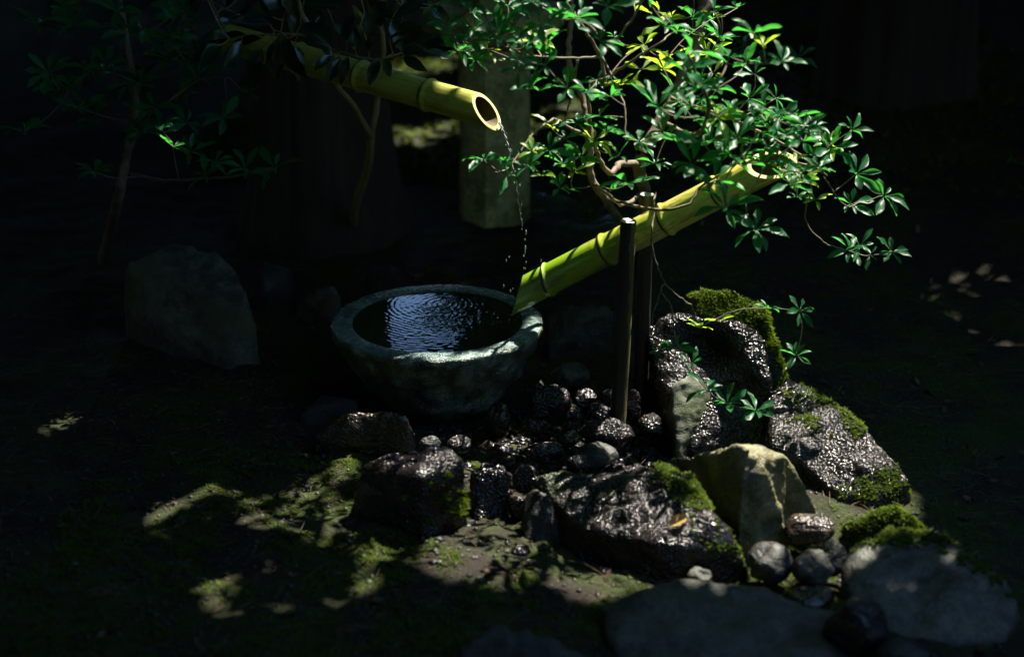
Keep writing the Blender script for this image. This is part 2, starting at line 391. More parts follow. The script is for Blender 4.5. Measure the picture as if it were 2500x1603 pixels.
# ------------------------------------------------------------------ rocks
dg = None
def hull_rock(name, label, hulls, mat, seed=0.0, amp=.012, freq=9.0, voxel=.010, smooth=3, base=-.09, fn=None, cat='rock', group=None, flare=1.06, famp=.0025):
    bm = bmesh.new()
    allp = []
    for pts in hulls:
        P = [atz(*p) for p in pts]
        cx = sum(p.x for p in P) / len(P); cy = sum(p.y for p in P) / len(P)
        B = [Vector((cx + (p.x - cx) * flare, cy + (p.y - cy) * flare, base)) for p in P]
        vs = [bm.verts.new(p) for p in P + B]; allp += P
        r = bmesh.ops.convex_hull(bm, input=vs)
        junk = list({e for e in r['geom_interior'] + r['geom_unused'] if isinstance(e, bmesh.types.BMVert) and e.is_valid})
        if junk: bmesh.ops.delete(bm, geom=junk, context='VERTS')
    c = sum(allp, Vector()) / len(allp); c.z = 0
    me = bpy.data.meshes.new(name + '_raw'); bm.to_mesh(me); bm.free()
    ob = bpy.data.objects.new('tmp', me); COL.objects.link(ob)
    md = ob.modifiers.new('r', 'REMESH'); md.mode = 'VOXEL'; md.voxel_size = voxel
    ms = ob.modifiers.new('s', 'SMOOTH'); ms.factor = .5; ms.iterations = smooth
    d = bpy.context.evaluated_depsgraph_get(); ev = ob.evaluated_get(d)
    m2 = bpy.data.meshes.new_from_object(ev); m2.name = name
    bpy.data.objects.remove(ob); bpy.data.meshes.remove(me)
    n = len(m2.vertices); co = np.empty(n * 3, np.float32); no = np.empty(n * 3, np.float32)
    m2.vertices.foreach_get('co', co); m2.vertices.foreach_get('normal', no)
    co = co.reshape(-1, 3); no = no.reshape(-1, 3)
    dsp = np.array([amp * nz(p, freq, 4, seed) + amp * .5 * max(0, nz(p, freq * .45, 2, seed + 5)) + famp * nz(p, 70, 2, seed) for p in co], np.float32)
    co = co + no * dsp[:, None]
    if fn: co = np.array([fn(Vector(p)) for p in co], np.float32)
    co -= np.array(c, np.float32)[None]
    m2.vertices.foreach_set('co', co.astype(np.float32).ravel()); m2.materials.clear(); m2.update()
    o = link(name, m2, mat); o.location = c
    tag(o, label, cat, group); return o
def pebble(name, label, px, py, z, a, b, mat, seed, amp=.012, cat='stone', group=None, lean=0.0, freq=16.0, voxel=.007, depth=1.0):
    """a rounded cobble: a, b half width and half height in photograph pixels"""
    c = atz(px, py, z); s = (c - CAM).dot(FW) / FPX
    rx, rz = a * s, b * s * 1.05; ry = (rx * .8) * depth
    bm = bmesh.new(); bmesh.ops.create_icosphere(bm, subdivisions=5, radius=1.0)
    cuts = []
    r2 = random.Random(seed)
    for _ in range(9):
        d = Vector((r2.gauss(0, 1), r2.gauss(0, 1), r2.gauss(0, 1))).normalized(); cuts.append((d, r2.uniform(.68, .95)))
    for v in bm.verts:
        p = v.co.copy()
        for d, k in cuts:
            h = p.dot(d)
            if h > k: p -= d * (h - k) * .85
        p = Vector((p.x * rx, p.y * ry, p.z * rz))
        p += p.normalized() * amp * nz(p + c, freq, 4, seed * 3.3)
        v.co = p
    m = bpy.data.meshes.new(name); bm.to_mesh(m); bm.free()
    o = link(name, m, mat); o.location = c; o.rotation_euler = (0, lean, r2.uniform(-.4, .4))
    tag(o, label, cat, group); return o

ROCKS = {}
ROCKS['left'] = hull_rock('boulder', 'large smooth grey-green boulder in the shade left of the basin', [[(300, 640, .26), (400, 600, .30), (530, 612, .30), (568, 640, .28), (600, 715, .22), (622, 800, .11), (628, 850, .05), (560, 900, 0), (485, 790, .10), (300, 700, .17), (340, 800, .03), (420, 596, .30)]], M['grey'], 1.0, .014, 6, .012, 5, cat='boulder')
ROCKS['leftback'] = hull_rock('rock', 'low brown rock just behind the large left boulder', [[(572, 655, .14), (640, 630, .19), (712, 650, .14), (600, 690, .05), (700, 700, .02)]], M['dark'], 2.0, .012, 8)
hull_rock('rock', 'small rounded shaded rock beside the back left of the basin', [[(720, 740, .05), (760, 700, .12), (820, 695, .13), (835, 725, .10), (805, 768, .02), (730, 760, 0)]], M['grey'], 3.0, .010, 10)
hull_rock('rock', 'dark bluish rock behind the back edge of the basin', [[(850, 690, .08), (900, 650, .16), (960, 640, .18), (1020, 665, .15), (1032, 712, .05), (870, 722, .03)]], M['dark'], 4.0, .012, 9)
ROCKS['mossback'] = hull_rock('rock', 'low mossy rock behind the basin rim at right', [[(1010, 680, .08), (1050, 650, .12), (1110, 665, .12), (1160, 700, .06), (1120, 730, 0)]], M['mossy'], 4.5, .012, 9)
ROCKS['leftflat'] = hull_rock('rock', 'wet flat-topped rock with a glint, front left of the basin', [[(770, 1060, .06), (850, 1005, .12), (950, 1000, .13), (1005, 1020, .12), (1024, 1075, .06), (1010, 1102, 0), (880, 1105, 0), (780, 1090, 0)]], M['wetbrown'], 5.0, .012, 10)
hull_rock('rock', 'dark low rock between the left flat rock and the basin', [[(730, 1010, .04), (790, 960, .08), (880, 965, .09), (900, 1000, .05), (780, 1040, 0)]], M['dark'], 5.5, .012, 10)
ROCKS['frontpale'] = hull_rock('rock', 'wet black rock with a pale grey smooth front face', [[(870, 1170, .10), (885, 1140, .13), (980, 1085, .18), (1060, 1080, .20), (1110, 1100, .19), (1135, 1140, .16), (1138, 1250, .02), (1010, 1268, 0), (895, 1240, 0), (1030, 1165, .17)]], M['wet'], 6.0, .018, 9)
hull_rock('rock', 'pale grey slab leaning on the front of the wet black rock', [[(872, 1185, .09), (900, 1165, .11), (990, 1180, .12), (1035, 1215, .08), (1045, 1275, -.01), (950, 1275, -.02), (885, 1240, 0)]], M['grey'], 6.5, .008, 8)
hull_rock('rock', 'black angular stone wedged between pale-faced rock and flat wet rock', [[(1145, 1160, .09), (1195, 1112, .14), (1238, 1122, .13), (1245, 1160, .10), (1235, 1250, 0), (1160, 1270, 0)]], M['wet'], 7.0, .012, 12)
hull_rock('rock', 'dull dark stone against the left end of the flat wet rock', [[(1270, 1215, .07), (1310, 1185, .10), (1345, 1200, .10), (1370, 1290, .02), (1390, 1345, -.02), (1290, 1335, -.02)]], M['dark'], 8.0, .010, 11)
ROCKS['flat'] = hull_rock('rock', 'broad flat wet black rock with moss edge, under the yellow leaf', [[(1305, 1165, .09), (1380, 1148, .11), (1540, 1150, .13), (1630, 1130, .16), (1682, 1165, .165), (1762, 1262, .13), (1815, 1340, .07), (1825, 1405, -.01), (1700, 1420, -.03), (1560, 1400, -.03), (1450, 1340, .01), (1340, 1240, .05), (1420, 1290, .07), (1600, 1330, .08)]], M['wetmoss'], 9.0, .016, 8, .009)
ROCKS['point'] = hull_rock('rock', 'jagged ochre pointed rock with sharp ridges behind the flat wet rock', [
  [(1640, 1125, .10), (1752, 1104, .20), (1800, 1084, .245), (1832, 1094, .25), (1812, 1182, .17), (1800, 1290, .03), (1700, 1200, .05)],
  [(1752, 1104, .205), (1800, 1083, .25), (1915, 1098, .215), (1922, 1116, .205), (1850, 1128, .215), (1830, 1110, .235)],
  [(1835, 1095, .24), (1870, 1140, .205), (1812, 1180, .17), (1850, 1310, .03), (1935, 1340, -.02), (1925, 1290, .03), (1880, 1180, .15)],
  [(1905, 1100, .19), (1922, 1118, .18), (1948, 1185, .10), (2002, 1252, .01), (1975, 1250, .01), (1920, 1180, .09)],
  [(1880, 1210, .06), (1940, 1200, .06), (1970, 1270, .0), (1900, 1300, .0)]], M['ochre'], 10.0, .009, 13, .005, 1, flare=1.0, famp=.002)
ROCKS['rightwet'] = hull_rock('rock', 'long sloping wet rock sparkling white in the sun at right', [[(1876, 950, .13), (1930, 922, .14), (1995, 945, .14), (2105, 1050, .11), (2205, 1130, .08), (2222, 1178, .05), (2150, 1218, .01), (2060, 1208, .01), (1930, 1120, .05), (1885, 1085, .07), (1872, 1020, .10)]], M['wetmoss'], 11.0, .016, 9, .009)
ROCKS['rboulder'] = hull_rock('boulder', 'broad grey boulder with mossy top at the front right', [[(2060, 1400, .04), (2085, 1330, .08), (2170, 1288, .11), (2290, 1288, .12), (2400, 1380, .09), (2490, 1450, .05), (2460, 1560, 0), (2250, 1570, 0), (2080, 1500, 0)]], M['mossrock'], 12.0, .018, 8, .011, cat='boulder')
def hollow(p):
    c = atz(1735, 865, .21); d = (p - c); d.y *= .8
    k = math.exp(-(d.x / .055) ** 2 - ((d.z) / .045) ** 2 - (d.y / .11) ** 2)
    p = p + Vector((.0, .085, -.02)) * k
    c2 = atz(1790, 1010, .07); d = p - c2
    k2 = math.exp(-(d.x / .08) ** 2 - (d.z / .09) ** 2 - (d.y / .12) ** 2)
    return p + Vector((0, .08, 0)) * k2
ROCKS['black'] = hull_rock('rock', 'black wet rock with a dark hollow behind the tipped bamboo posts', [[(1583, 795, .25), (1640, 765, .28), (1740, 772, .29), (1850, 800, .27), (1874, 830, .25), (1880, 930, .16), (1872, 1085, 0), (1700, 1095, 0), (1640, 1080, 0), (1600, 900, .15)]], M['wet'], 13.0, .016, 9, .008, 2, fn=hollow)
hull_rock('rock', 'smooth grey-green slab leaning at the foot of the black hollow rock', [[(1636, 935, .15), (1690, 905, .17), (1738, 935, .14), (1735, 1050, .02), (1655, 1103, -.01), (1628, 1010, .06)]], M['grey'], 14.0, .008, 8, .007)
ROCKS['mound'] = hull_rock('rock', 'moss-covered sunlit mound behind the black hollow rock', [[(1640, 790, .26), (1690, 715, .33), (1780, 695, .35), (1850, 728, .32), (1880, 790, .26), (1905, 880, .14), (1930, 930, .06), (1700, 820, .2)]], M['mossy'], 15.0, .02, 9, .010)
hull_rock('rock', 'dim square-edged rock behind the two posts', [[(1335, 765, .12), (1390, 735, .16), (1492, 742, .16), (1505, 850, .02), (1335, 870, .02)]], M['dark'], 16.0, .010, 9)
ROCKS['slab'] = hull_rock('boulder', 'broad blurred grey slab with dappled light in the foreground', [[(1470, 1475, .04), (1560, 1432, .07), (1680, 1405, .08), (1850, 1420, .08), (1980, 1460, .06), (2075, 1510, .03), (2085, 1620, 0), (1900, 1720, -.02), (1600, 1700, -.02), (1490, 1580, .02)]], M['slab'], 17.0, .014, 7, .012, 5, cat='boulder')
hull_rock('rock', 'dark grey stone at the bottom edge left of the foreground slab', [[(1110, 1570, .07), (1200, 1520, .10), (1320, 1535, .10), (1450, 1600, .05), (1440, 1680, 0), (1150, 1680, 0)]], M['dark'], 18.0, .014, 8, .012)
hull_rock('rock', 'low dark rock under the moss between the sparkling rock and the grey boulder', [[(2050, 1290, .05), (2090, 1250, .09), (2170, 1235, .10), (2270, 1285, .07), (2260, 1330, 0), (2100, 1330, 0)]], M['mossy'], 19.0, .014, 10)
ROCKS['lowmoss'] = bpy.data.objects['rock'] and list(COL.objects)[-1]

PB = [
 (1390, 917, .06, 50, 29, 'mossrock', 'oval greenish cobble with a dark crack behind the wet lava cobbles'),
 (1330, 990, .09, 66, 52, 'wet', 'largest wet black cobble right of the basin foot'),
 (1300, 1035, .04, 40, 40, 'wetbrown', 'brown wet cobble at the lower left of the largest black cobble'),
 (1425, 978, .07, 36, 29, 'wet', 'wet black cobble behind the largest black cobble'),
 (1462, 1012, .05, 38, 28, 'wet', 'wet black cobble touching the front post on its left'),
 (1392, 1020, .05, 27, 36, 'wetbrown', 'brown upright cobble between the black wet cobbles'),
 (1318, 945, .07, 18, 22, 'dark', 'small bluish stone under the oval greenish cobble'),
 (1490, 965, .06, 22, 18, 'dark', 'tiny grey stone at the left of the front post'),
 (1332, 1100, .04, 51, 26, 'wet', 'oval wet black cobble standing alone below the cobble heap'),
 (1408, 1131, .03, 27, 20, 'wet', 'small round wet pebble above the flat wet rock'),
 (1485, 1058, .04, 66, 36, 'wet', 'dull dark flat stone in front of the posts'),
 (1395, 1065, .05, 32, 18, 'wetbrown', 'brown peaked pebble right of the lone oval cobble'),
 (1547, 992, .07, 22, 46, 'wet', 'narrow wet stone right of the front post foot'),
 (1590, 1040, .03, 34, 30, 'wet', 'dark pebble between post foot and grey slab'),
 (1450, 1110, .02, 60, 24, 'dark', 'shaded flat pebble in the hollow above the flat wet rock'),
 (1228, 1100, .04, 26, 20, 'wet', 'small wet stone below the basin foot'),
 (1190, 1090, .03, 24, 15, 'wetbrown', 'thin brown stone below the basin foot'),
 (1120, 1082, .05, 32, 20, 'wet', 'glinting small stone on top of the pale-faced rock'),
 (1045, 1085, .04, 36, 24, 'dark', 'dull stone between left flat rock and pale-faced rock'),
 (1285, 1170, .03, 34, 40, 'wet', 'bluish wet stone left of the flat wet rock'),
 (1265, 1240, .02, 26, 34, 'wetbrown', 'rusty wet pebble in the gap left of the flat wet rock'),
 (1878, 1376, .04, 60, 50, 'dark', 'round dark cobble right of the flat wet rock'),
 (1985, 1385, .05, 50, 44, 'mossrock', 'round veined cobble, front one of the pair at right'),
 (2030, 1362, .05, 46, 42, 'dark', 'dark cobble behind the veined cobble at right'),
 (1712, 1404, .02, 32, 20, 'grey', 'pale small stone between flat wet rock and foreground slab'),
 (2090, 1532, .06, 78, 68, 'wet', 'purplish wet cobble at the bottom right'),
 (1975, 1292, .04, 62, 34, 'wetbrown', 'reddish-brown clod with roots left of the moss mound'),
 (1985, 1455, .01, 60, 22, 'wetbrown', 'flat wet pebble right of the foreground slab'),
 (2200, 1600, .04, 70, 40, 'dark', 'dark stone at the bottom right edge'),
 (1215, 1030, .05, 30, 55, 'wetbrown', 'tilted orange-brown wet splinter under the right side of the basin'),
]
for i, (px, py, z, aa, bb, mt, lab) in enumerate(PB):
    pebble('cobble', lab, px, py, z, aa, bb, M[mt], 40 + i, amp=.010)

# ------------------------------------------------------------------ stone basin
BC = Vector((-.207, .076, 0)); BR = .295; RIMZ = .25
basin = empty('stone_basin', BC); tag(basin, 'round stone water basin with flat wet rim under the tipped bamboo', 'basin')
NS = 160
def lathe(prof, n=NS, fn=None):
    V, F = [], []
    for (r, z) in prof:
        for k in range(n):
            th = 2 * math.pi * k / n
            p = Vector((r * math.cos(th), r * math.sin(th), z))
            V.append(fn(p, th) if fn else p)
    for i in range(len(prof) - 1):
        for k in range(n):
            F.append((i * n + k, i * n + (k + 1) % n, (i + 1) * n + (k + 1) % n, (i + 1) * n + k))
    return V, F
def rough_side(p, th):
    d = Vector((p.x, p.y, 0)); r = d.length
    k = 1 - max(0, (p.z - RIMZ + .02) / .02) * .75
    low = sst(RIMZ, .0, p.z)
    amp = .009 + .034 * low
    s = amp * nz((p.x * 1, p.y * 1, p.z * .7), 9, 4, 2.2) + .0065 * nz(p, 38, 4, 1.1)
    return p + d.normalized() * s * k
side = [(.05, -.06), (.10, -.03), (.135, .0), (.165, .035), (.193, .07), (.220, .105), (.243, .14), (.262, .17), (.276, .195), (.286, .215), (.2915, .228), (.2945, .238), (.2935, .2455), (.290, .2492)]
side = [p for q in zip(side[:-1], side[1:]) for p in (q[0], ((q[0][0] + q[1][0]) / 2, (q[0][1] + q[1][1]) / 2))] + [side[-1]]
V, F = lathe(side, fn=rough_side)
m = pymesh('outer_wall', V, F); link('outer_wall', m, M['basinside'], basin)
def rimfn(p, th):
    return p + Vector((0, 0, .0016 * nz(p, 34, 3, 4.4) + .0022 * nz(p, 5, 2, 6.1)))
def rimfn2(p, th):
    r = math.hypot(p.x, p.y); q = rimfn(p, th)
    if r > .289:
        return rough_side(Vector((p.x, p.y, .2492)), th)
    return q
rim = [(.290, .2492), (.282, .2515), (.27, .252), (.258, .252), (.247, .2515), (.2405, .2500), (.2365, .2475)]
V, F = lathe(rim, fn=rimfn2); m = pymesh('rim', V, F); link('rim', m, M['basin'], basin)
inn = [(.2365, .2475), (.234, .238), (.231, .22), (.222, .19), (.20, .155), (.165, .125), (.11, .105), (.05, .10), (.001, .099)]
V, F = lathe(inn, fn=lambda p, th: rimfn(p, th) if p.z > .23 else p); m = pymesh('inner_bowl', V, F); link('inner_bowl', m, M['basinin'], basin)
# water with rings spreading from where the stream splashes
wz = .2455
def wave(x, y):
    h = 0
    for (cx, cy, A, lam, dec) in ((.02, .135, .00060, .0150, .15), (.195, .03, .00042, .011, .12), (.10, .06, .00025, .019, .12)):
        r = math.hypot(x - cx, y - cy)
        h += A * (.55 + 1.1 * nz((x, y, cx), 9, 2, lam * 100)) * math.sin(2 * math.pi * (r / lam + .5 * nz((x, y, 0), 6, 2, 3 + cx))) * math.exp(-r / dec)
    ch = math.exp(-(((x - .12) / .12) ** 2 + ((y - .05) / .09) ** 2))
    h += (.00024 + .0013 * ch) * nz((x, y, 0), 75, 2, 1.3) * (.35 + .65 * sst(-.18, -.08, x))
    return h
V, F = [(0, 0, wz)], []
NR, NT = 110, 220
for i in range(1, NR + 1):
    r = .2362 * i / NR
    for k in range(NT):
        th = 2 * math.pi * k / NT; x, y = r * math.cos(th), r * math.sin(th)
        V.append((x, y, wz + wave(x, y)))
for k in range(NT): F.append((0, 1 + k, 1 + (k + 1) % NT))
for i in range(NR - 1):
    for k in range(NT):
        q = 1 + i * NT; F.append((q + k, q + NT + k, q + NT + (k + 1) % NT, q + (k + 1) % NT))
m = pymesh('basin_water', V, F); wobj = link('basin_water', m, M['water']); wobj.location = BC
tag(wobj, 'rippling water filling the stone basin', 'water')

# ------------------------------------------------------------------ bamboo
def bamboo(name, label, p0, p1, r, nodes, cut0, cut1, mat, thick=.009, cat='bamboo spout', n=48):
    """a hollow culm from p0 to p1; nodes at axial fractions; cut0/cut1 = (slope, direction angle) of the end cuts"""
    p0, p1 = Vector(p0), Vector(p1); ax = (p1 - p0); L = ax.length; ax.normalize()
    zax = ax; xax = Vector((0, 0, 1)) - ax * ax.z; xax.normalize(); yax = zax.cross(xax)
    root = empty(name, p0)
    R = Matrix((xax, yax, zax)).transposed().to_4x4()
    root.matrix_world = Matrix.Translation(p0) @ R
    tag(root, label, cat)
    zs = sorted(set([0, L] + list(np.linspace(0, L, 60)) + [f * L + d for f in nodes for d in (-.02, -.012, -.007, -.003, 0, .003, .007, .012, .02)]))
    zs = [z for z in zs if 0 <= z <= L]
    def rad(z):
        rr = r * (1 + .012 * math.sin(z * 7 + 1))
        for f in nodes:
            d = z - f * L
            rr += .0055 * math.exp(-((d - .003) / .007) ** 2) - .0012 * math.exp(-((d + .012) / .005) ** 2)
        return rr
    def zz(z, th, rr):
        u = z / L
        s = 0.0
        if u < .16: s += (1 - u / .16) * cut0[0] * rr * math.cos(th - cut0[1])
        if u > .84: s += ((u - .84) / .16) * cut1[0] * rr * math.cos(th - cut1[1])
        return z + s
    def surf(rf):
        V, F = [], []
        for z in zs:
            for k in range(n):
                th = 2 * math.pi * k / n; rr = rf(z)
                V.append((rr * math.cos(th), rr * math.sin(th), zz(z, th, rr)))
        for i in range(len(zs) - 1):
            for k in range(n): F.append((i * n + k, i * n + (k + 1) % n, (i + 1) * n + (k + 1) % n, (i + 1) * n + k))
        return V, F
    Vo, Fo = surf(rad); link('culm', pymesh('culm', Vo, Fo), mat, root)
    Vi, Fi = surf(lambda z: rad(z) - thick); link('inside', pymesh('inside', Vi, [f[::-1] for f in Fi]), M['bambooin'], root)
    for i in (0, len(zs) - 1):                       # the cut faces
        V = [Vo[i * n + k] for k in range(n)] + [Vi[i * n + k] for k in range(n)]
        F = [(k, (k + 1) % n, n + (k + 1) % n, n + k) for k in range(n)]
        link('cut_face', pymesh('cut_face', V, F), M['bamboocut'], root, smooth=False)
    for f in nodes:                                  # dark double ridge at each node
        V, F = [], []
        for (dz, dr) in ((-.0075, .0002), (-.0062, .0012), (-.0048, .0005), (-.0036, .0012), (-.0020, .0002)):
            for k in range(n):
                th = 2 * math.pi * k / n; z = f * L + dz + .0012 * math.sin(3 * th); rr = rad(f * L + dz) + dr
                V.append((rr * math.cos(th), rr * math.sin(th), zz(z, th, rr)))
        for i in range(4):
            for k in range(n): F.append((i * n + k, i * n + (k + 1) % n, (i + 1) * n + (k + 1) % n, (i + 1) * n + k))
        link('node', pymesh('node', V, F), M['node'], root)
    # inner diaphragm so that the tube does not read as a pipe
    fz = (nodes[0] if cut0[0] > 0 else nodes[-1]) * L
    V = [(0, 0, fz)] + [((r - thick) * math.cos(2 * math.pi * k / n), (r - thick) * math.sin(2 * math.pi * k / n), fz) for k in range(n)]
    link('diaphragm', pymesh('diaphragm', V, [(0, 1 + k, 1 + (k + 1) % n) for k in range(n)]), M['bambooin'], root)
    return root
sp_tip = aty(1188, 272, .10); sp_back = aty(560, 95, .62)
spout = bamboo('bamboo_spout', 'yellow-green bamboo spout pouring water from the upper left', sp_back, sp_tip, .042,
               [.285, .535, .79], (0, 0), (.95, math.pi), M['bamboo'])
tb_mouth = aty(1262, 722, .03); tb_end = aty(1885, 402, -.17)
tb = bamboo('bamboo_tube', 'bright green bamboo deer-scarer tube tipped into the basin between two posts', tb_mouth, tb_end, .042,
            [.13, .37, .60, .80], (1.15, 0.3), (1.3, -2.3), M['bamboo2'], cat='bamboo tube')

# ------------------------------------------------------------------ posts
def post(label, px_top, py_top, px_bot, Y, h_top_extra=0, r=.0235, lit_strip=True):
    top = aty(px_top, py_top, Y); bot = aty(px_bot, 1000, Y); 
    d = (top - bot); bot = top - d * ((top.z + .06) / d.z)
    root = empty('wooden_post', bot); tag(root, label, 'post', 'posts holding the bamboo tube')
    n = 40; Lz = (top - bot).length; q = (top - bot).normalized().to_track_quat('Z', 'Y'); 
    V, F = [], []; rings = 60
    for i in range(rings + 1):
        z = Lz * i / rings
        for k in range(n):
            th = 2 * math.pi * k / n
            rr = r * (1.02 - .06 * i / rings) + .0016 * nz((math.cos(th) * 2, math.sin(th) * 2, z * 3), 1.5, 3, px_top) + .0007 * nz((math.cos(th) * 9, math.sin(th) * 9, z * 6), 1, 2, 3)
            V.append(q @ Vector((rr * math.cos(th), rr * math.sin(th), z)))
    for i in range(rings):
        for k in range(n): F.append((i * n + k, i * n + (k + 1) % n, (i + 1) * n + (k + 1) % n, (i + 1) * n + k))
    me = pymesh('shaft', V, F); me.materials.append(M['post']); me.materials.append(M['lit_strip'])
    # paler wood down the lit side, its ragged edge painting the shadow boundary
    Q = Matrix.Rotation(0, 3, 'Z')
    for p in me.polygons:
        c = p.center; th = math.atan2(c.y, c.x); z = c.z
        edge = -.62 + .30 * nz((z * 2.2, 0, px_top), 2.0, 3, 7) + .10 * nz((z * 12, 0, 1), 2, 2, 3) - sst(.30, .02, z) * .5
        if lit_strip and edge < th < .5 and z > .10: p.material_index = 1
    link('shaft', me, None, root)
    V = [q @ Vector((0, 0, Lz + .0008))]; F = []
    for j, rr in enumerate((.25, .5, .75, .93, 1.0)):
        for k in range(n):
            th = 2 * math.pi * k / n; s = r * .96 * rr
            V.append(q @ Vector((s * math.cos(th), s * math.sin(th), Lz + (.0012 * nz((s * math.cos(th), s * math.sin(th), 0), 220, 2, 5) if j < 4 else -.0015))))
    for k in range(n): F.append((0, 1 + k, 1 + (k + 1) % n))
    for j in range(4):
        for k in range(n): a_ = 1 + j * n; F.append((a_ + k, a_ + n + k, a_ + n + (k + 1) % n, a_ + (k + 1) % n))
    link('end_grain', pymesh('end_grain', V, F), M['endgrain'], root)
    return root, top
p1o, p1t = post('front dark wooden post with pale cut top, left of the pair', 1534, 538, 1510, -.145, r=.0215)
p2o, p2t = post('rear dark wooden post with pale cut top, behind the tube', 1580, 474, 1563, .035, r=.020, lit_strip=False)
# pivot pin through the tube
pa = aty(1540, 590, -.145); pb = aty(1572, 560, .035)
V, F = [], []; tube_into(V, F, [pa, pb], [.006, .006], 10)
pin = link('pivot_pin', pymesh('pivot_pin', V, F), M['post'])
pin.parent = tb; pin.matrix_parent_inverse = tb.matrix_world.inverted()

# ------------------------------------------------------------------ falling water
tip = aty(1218, 300, .085)
hit = aty(1289, 668, .02)
def fall(t):
    v0 = (hit.x - tip.x), (hit.y - tip.y)
    return Vector((tip.x + v0[0] * t, tip.y + v0[1] * t, tip.z + (hit.z - tip.z) * (.22 * t + .78 * t * t)))
V, F = [], []
ts = np.linspace(0, .8, 110)
tube_into(V, F, [fall(t) + Vector((.0012 * math.sin(t * 90), .001 * math.cos(t * 70), 0)) for t in ts],
          [max(.0005, .0030 * max(.2, 1 - t * 1.1) * (1 + .8 * noise.noise(Vector((t * 34, 1.3, 0)))) + .0008 * noise.noise(Vector((t * 90, 4, 0)))) for t in ts], 10)
stream = link('water_stream', pymesh('water_stream', V, F), M['drop'])
tag(stream, 'thin stream of water falling from the bamboo spout', 'water')
bm = bmesh.new(); bmesh.ops.create_icosphere(bm, subdivisions=2, radius=1.0); dm = bpy.data.meshes.new('droplet'); bm.to_mesh(dm); bm.free()
dm.materials.append(M['drop'])
for i in range(46):
    if i < 34:
        t = .06 + .94 * (i / 34) + random.uniform(-.01, .01); p = fall(t); sp = .002 + .004 * t
        p += Vector((random.gauss(0, sp), random.gauss(0, sp), 0)); s = random.uniform(.0008, .0024); st = random.uniform(1.5, 5)
    else:                                            # splashes round the tube mouth
        p = hit + Vector((random.uniform(-.07, .06), random.uniform(-.05, .01), random.uniform(-.05, .05))); s = random.uniform(.0009, .0018); st = random.uniform(1, 3.5)
    d = link('droplet', dm, None, stream); d.location = p; d.scale = (s, s, s * st)

for i in range(40):
    a_ = random.uniform(0, 6.28); rr = abs(random.gauss(0, .045))
    d = link('droplet', dm, None, stream); s_ = random.uniform(.0006, .0016)
    d.location = Vector((BC.x + .175 + rr * math.cos(a_), BC.y - .01 + rr * math.sin(a_) * .8, wz + random.uniform(.0005, .004) + (random.uniform(0, .03) if random.random() < .3 else 0))); d.scale = (s_, s_, s_)
# ------------------------------------------------------------------ stone lantern
LB = atz(1207, 545, .0); LB.y += .08
lant = empty('stone_lantern', LB); tag(lant, 'weathered granite lantern with eight-sided shaft behind the bamboo spout', 'stone lantern')
def prism(name, prof, n, rot, mat, amp=.004, sub=6):
    bm = bmesh.new(); V, F = [], []
    rows = []
    for (r0, z0), (r1, z1) in zip(prof[:-1], prof[1:]):
        for j in range(sub): u = j / sub; rows.append((r0 + (r1 - r0) * u, z0 + (z1 - z0) * u))
    rows.append(prof[-1])
    per = 8
    for (r, z) in rows:
        for k in range(n):
            a0, a1 = 2 * math.pi * k / n + rot, 2 * math.pi * (k + 1) / n + rot
            for j in range(per):
                u = j / per
                p = Vector(((1 - u) * math.cos(a0) + u * math.cos(a1), (1 - u) * math.sin(a0) + u * math.sin(a1), 0)) * r
                p.z = z; d = Vector((p.x, p.y, 0)); dd = d.normalized() if d.length > 1e-6 else d
                V.append(p + dd * (amp * nz((p.x, p.y, p.z), 14, 4, r * 7)) + Vector((0, 0, amp * .6 * nz(p, 17, 2, 3))))
    nn = n * per
    for i in range(len(rows) - 1):
        for k in range(nn): F.append((i * nn + k, i * nn + (k + 1) % nn, (i + 1) * nn + (k + 1) % nn, (i + 1) * nn + k))
    F.append(tuple(reversed(range(nn)))); F.append(tuple((len(rows) - 1) * nn + k for k in range(nn)))
    o = link(name, pymesh(name, V, F), mat, lant, smooth=True); o.data.set_sharp_from_angle(angle=math.radians(24)); return o
rot8 = math.radians(22.5 + 9)
prism('shaft', [(.138, -.05), (.136, .12), (.134, .40), (.135, .62)], 8, rot8, M['granite'])
prism('collar', [(.135, .62), (.15, .625), (.15, .655), (.14, .66)], 8, rot8, M['granite'], sub=2)
prism('platform', [(.14, .66), (.24, .70), (.262, .72), (.258, .79), (.24, .80)], 6, math.radians(12), M['granite'], amp=.008)
lbox = prism('light_box', [(.15, .80), (.155, .95), (.15, 1.05)], 6, math.radians(12), M['granite'])
for k in range(6):
    a_ = math.radians(12 + 30 + 60 * k); c = Vector((math.cos(a_), math.sin(a_), 0)) * .134; tdir = Vector((-math.sin(a_), math.cos(a_), 0))
    if k % 2 == 0:
        V = [c + tdir * sx * .035 + Vector((0, 0, z)) + c.normalized() * o for o in (0.0, .004) for sx, z in ((-1, .86), (1, .86), (1, 1.0), (-1, 1.0))]
        link('window', pymesh('window', V, [(0, 1, 2, 3), (4, 5, 6, 7), (0, 1, 5, 4), (1, 2, 6, 5), (2, 3, 7, 6), (3, 0, 4, 7)]), M['post'], lbox, smooth=False)
prism('roof', [(.16, 1.05), (.33, 1.07), (.34, 1.10), (.20, 1.19), (.08, 1.26), (.05, 1.27)], 6, math.radians(12), M['granite'], amp=.008)
prism('finial', [(.05, 1.27), (.075, 1.31), (.07, 1.37), (.01, 1.43)], 12, 0, M['granite'])

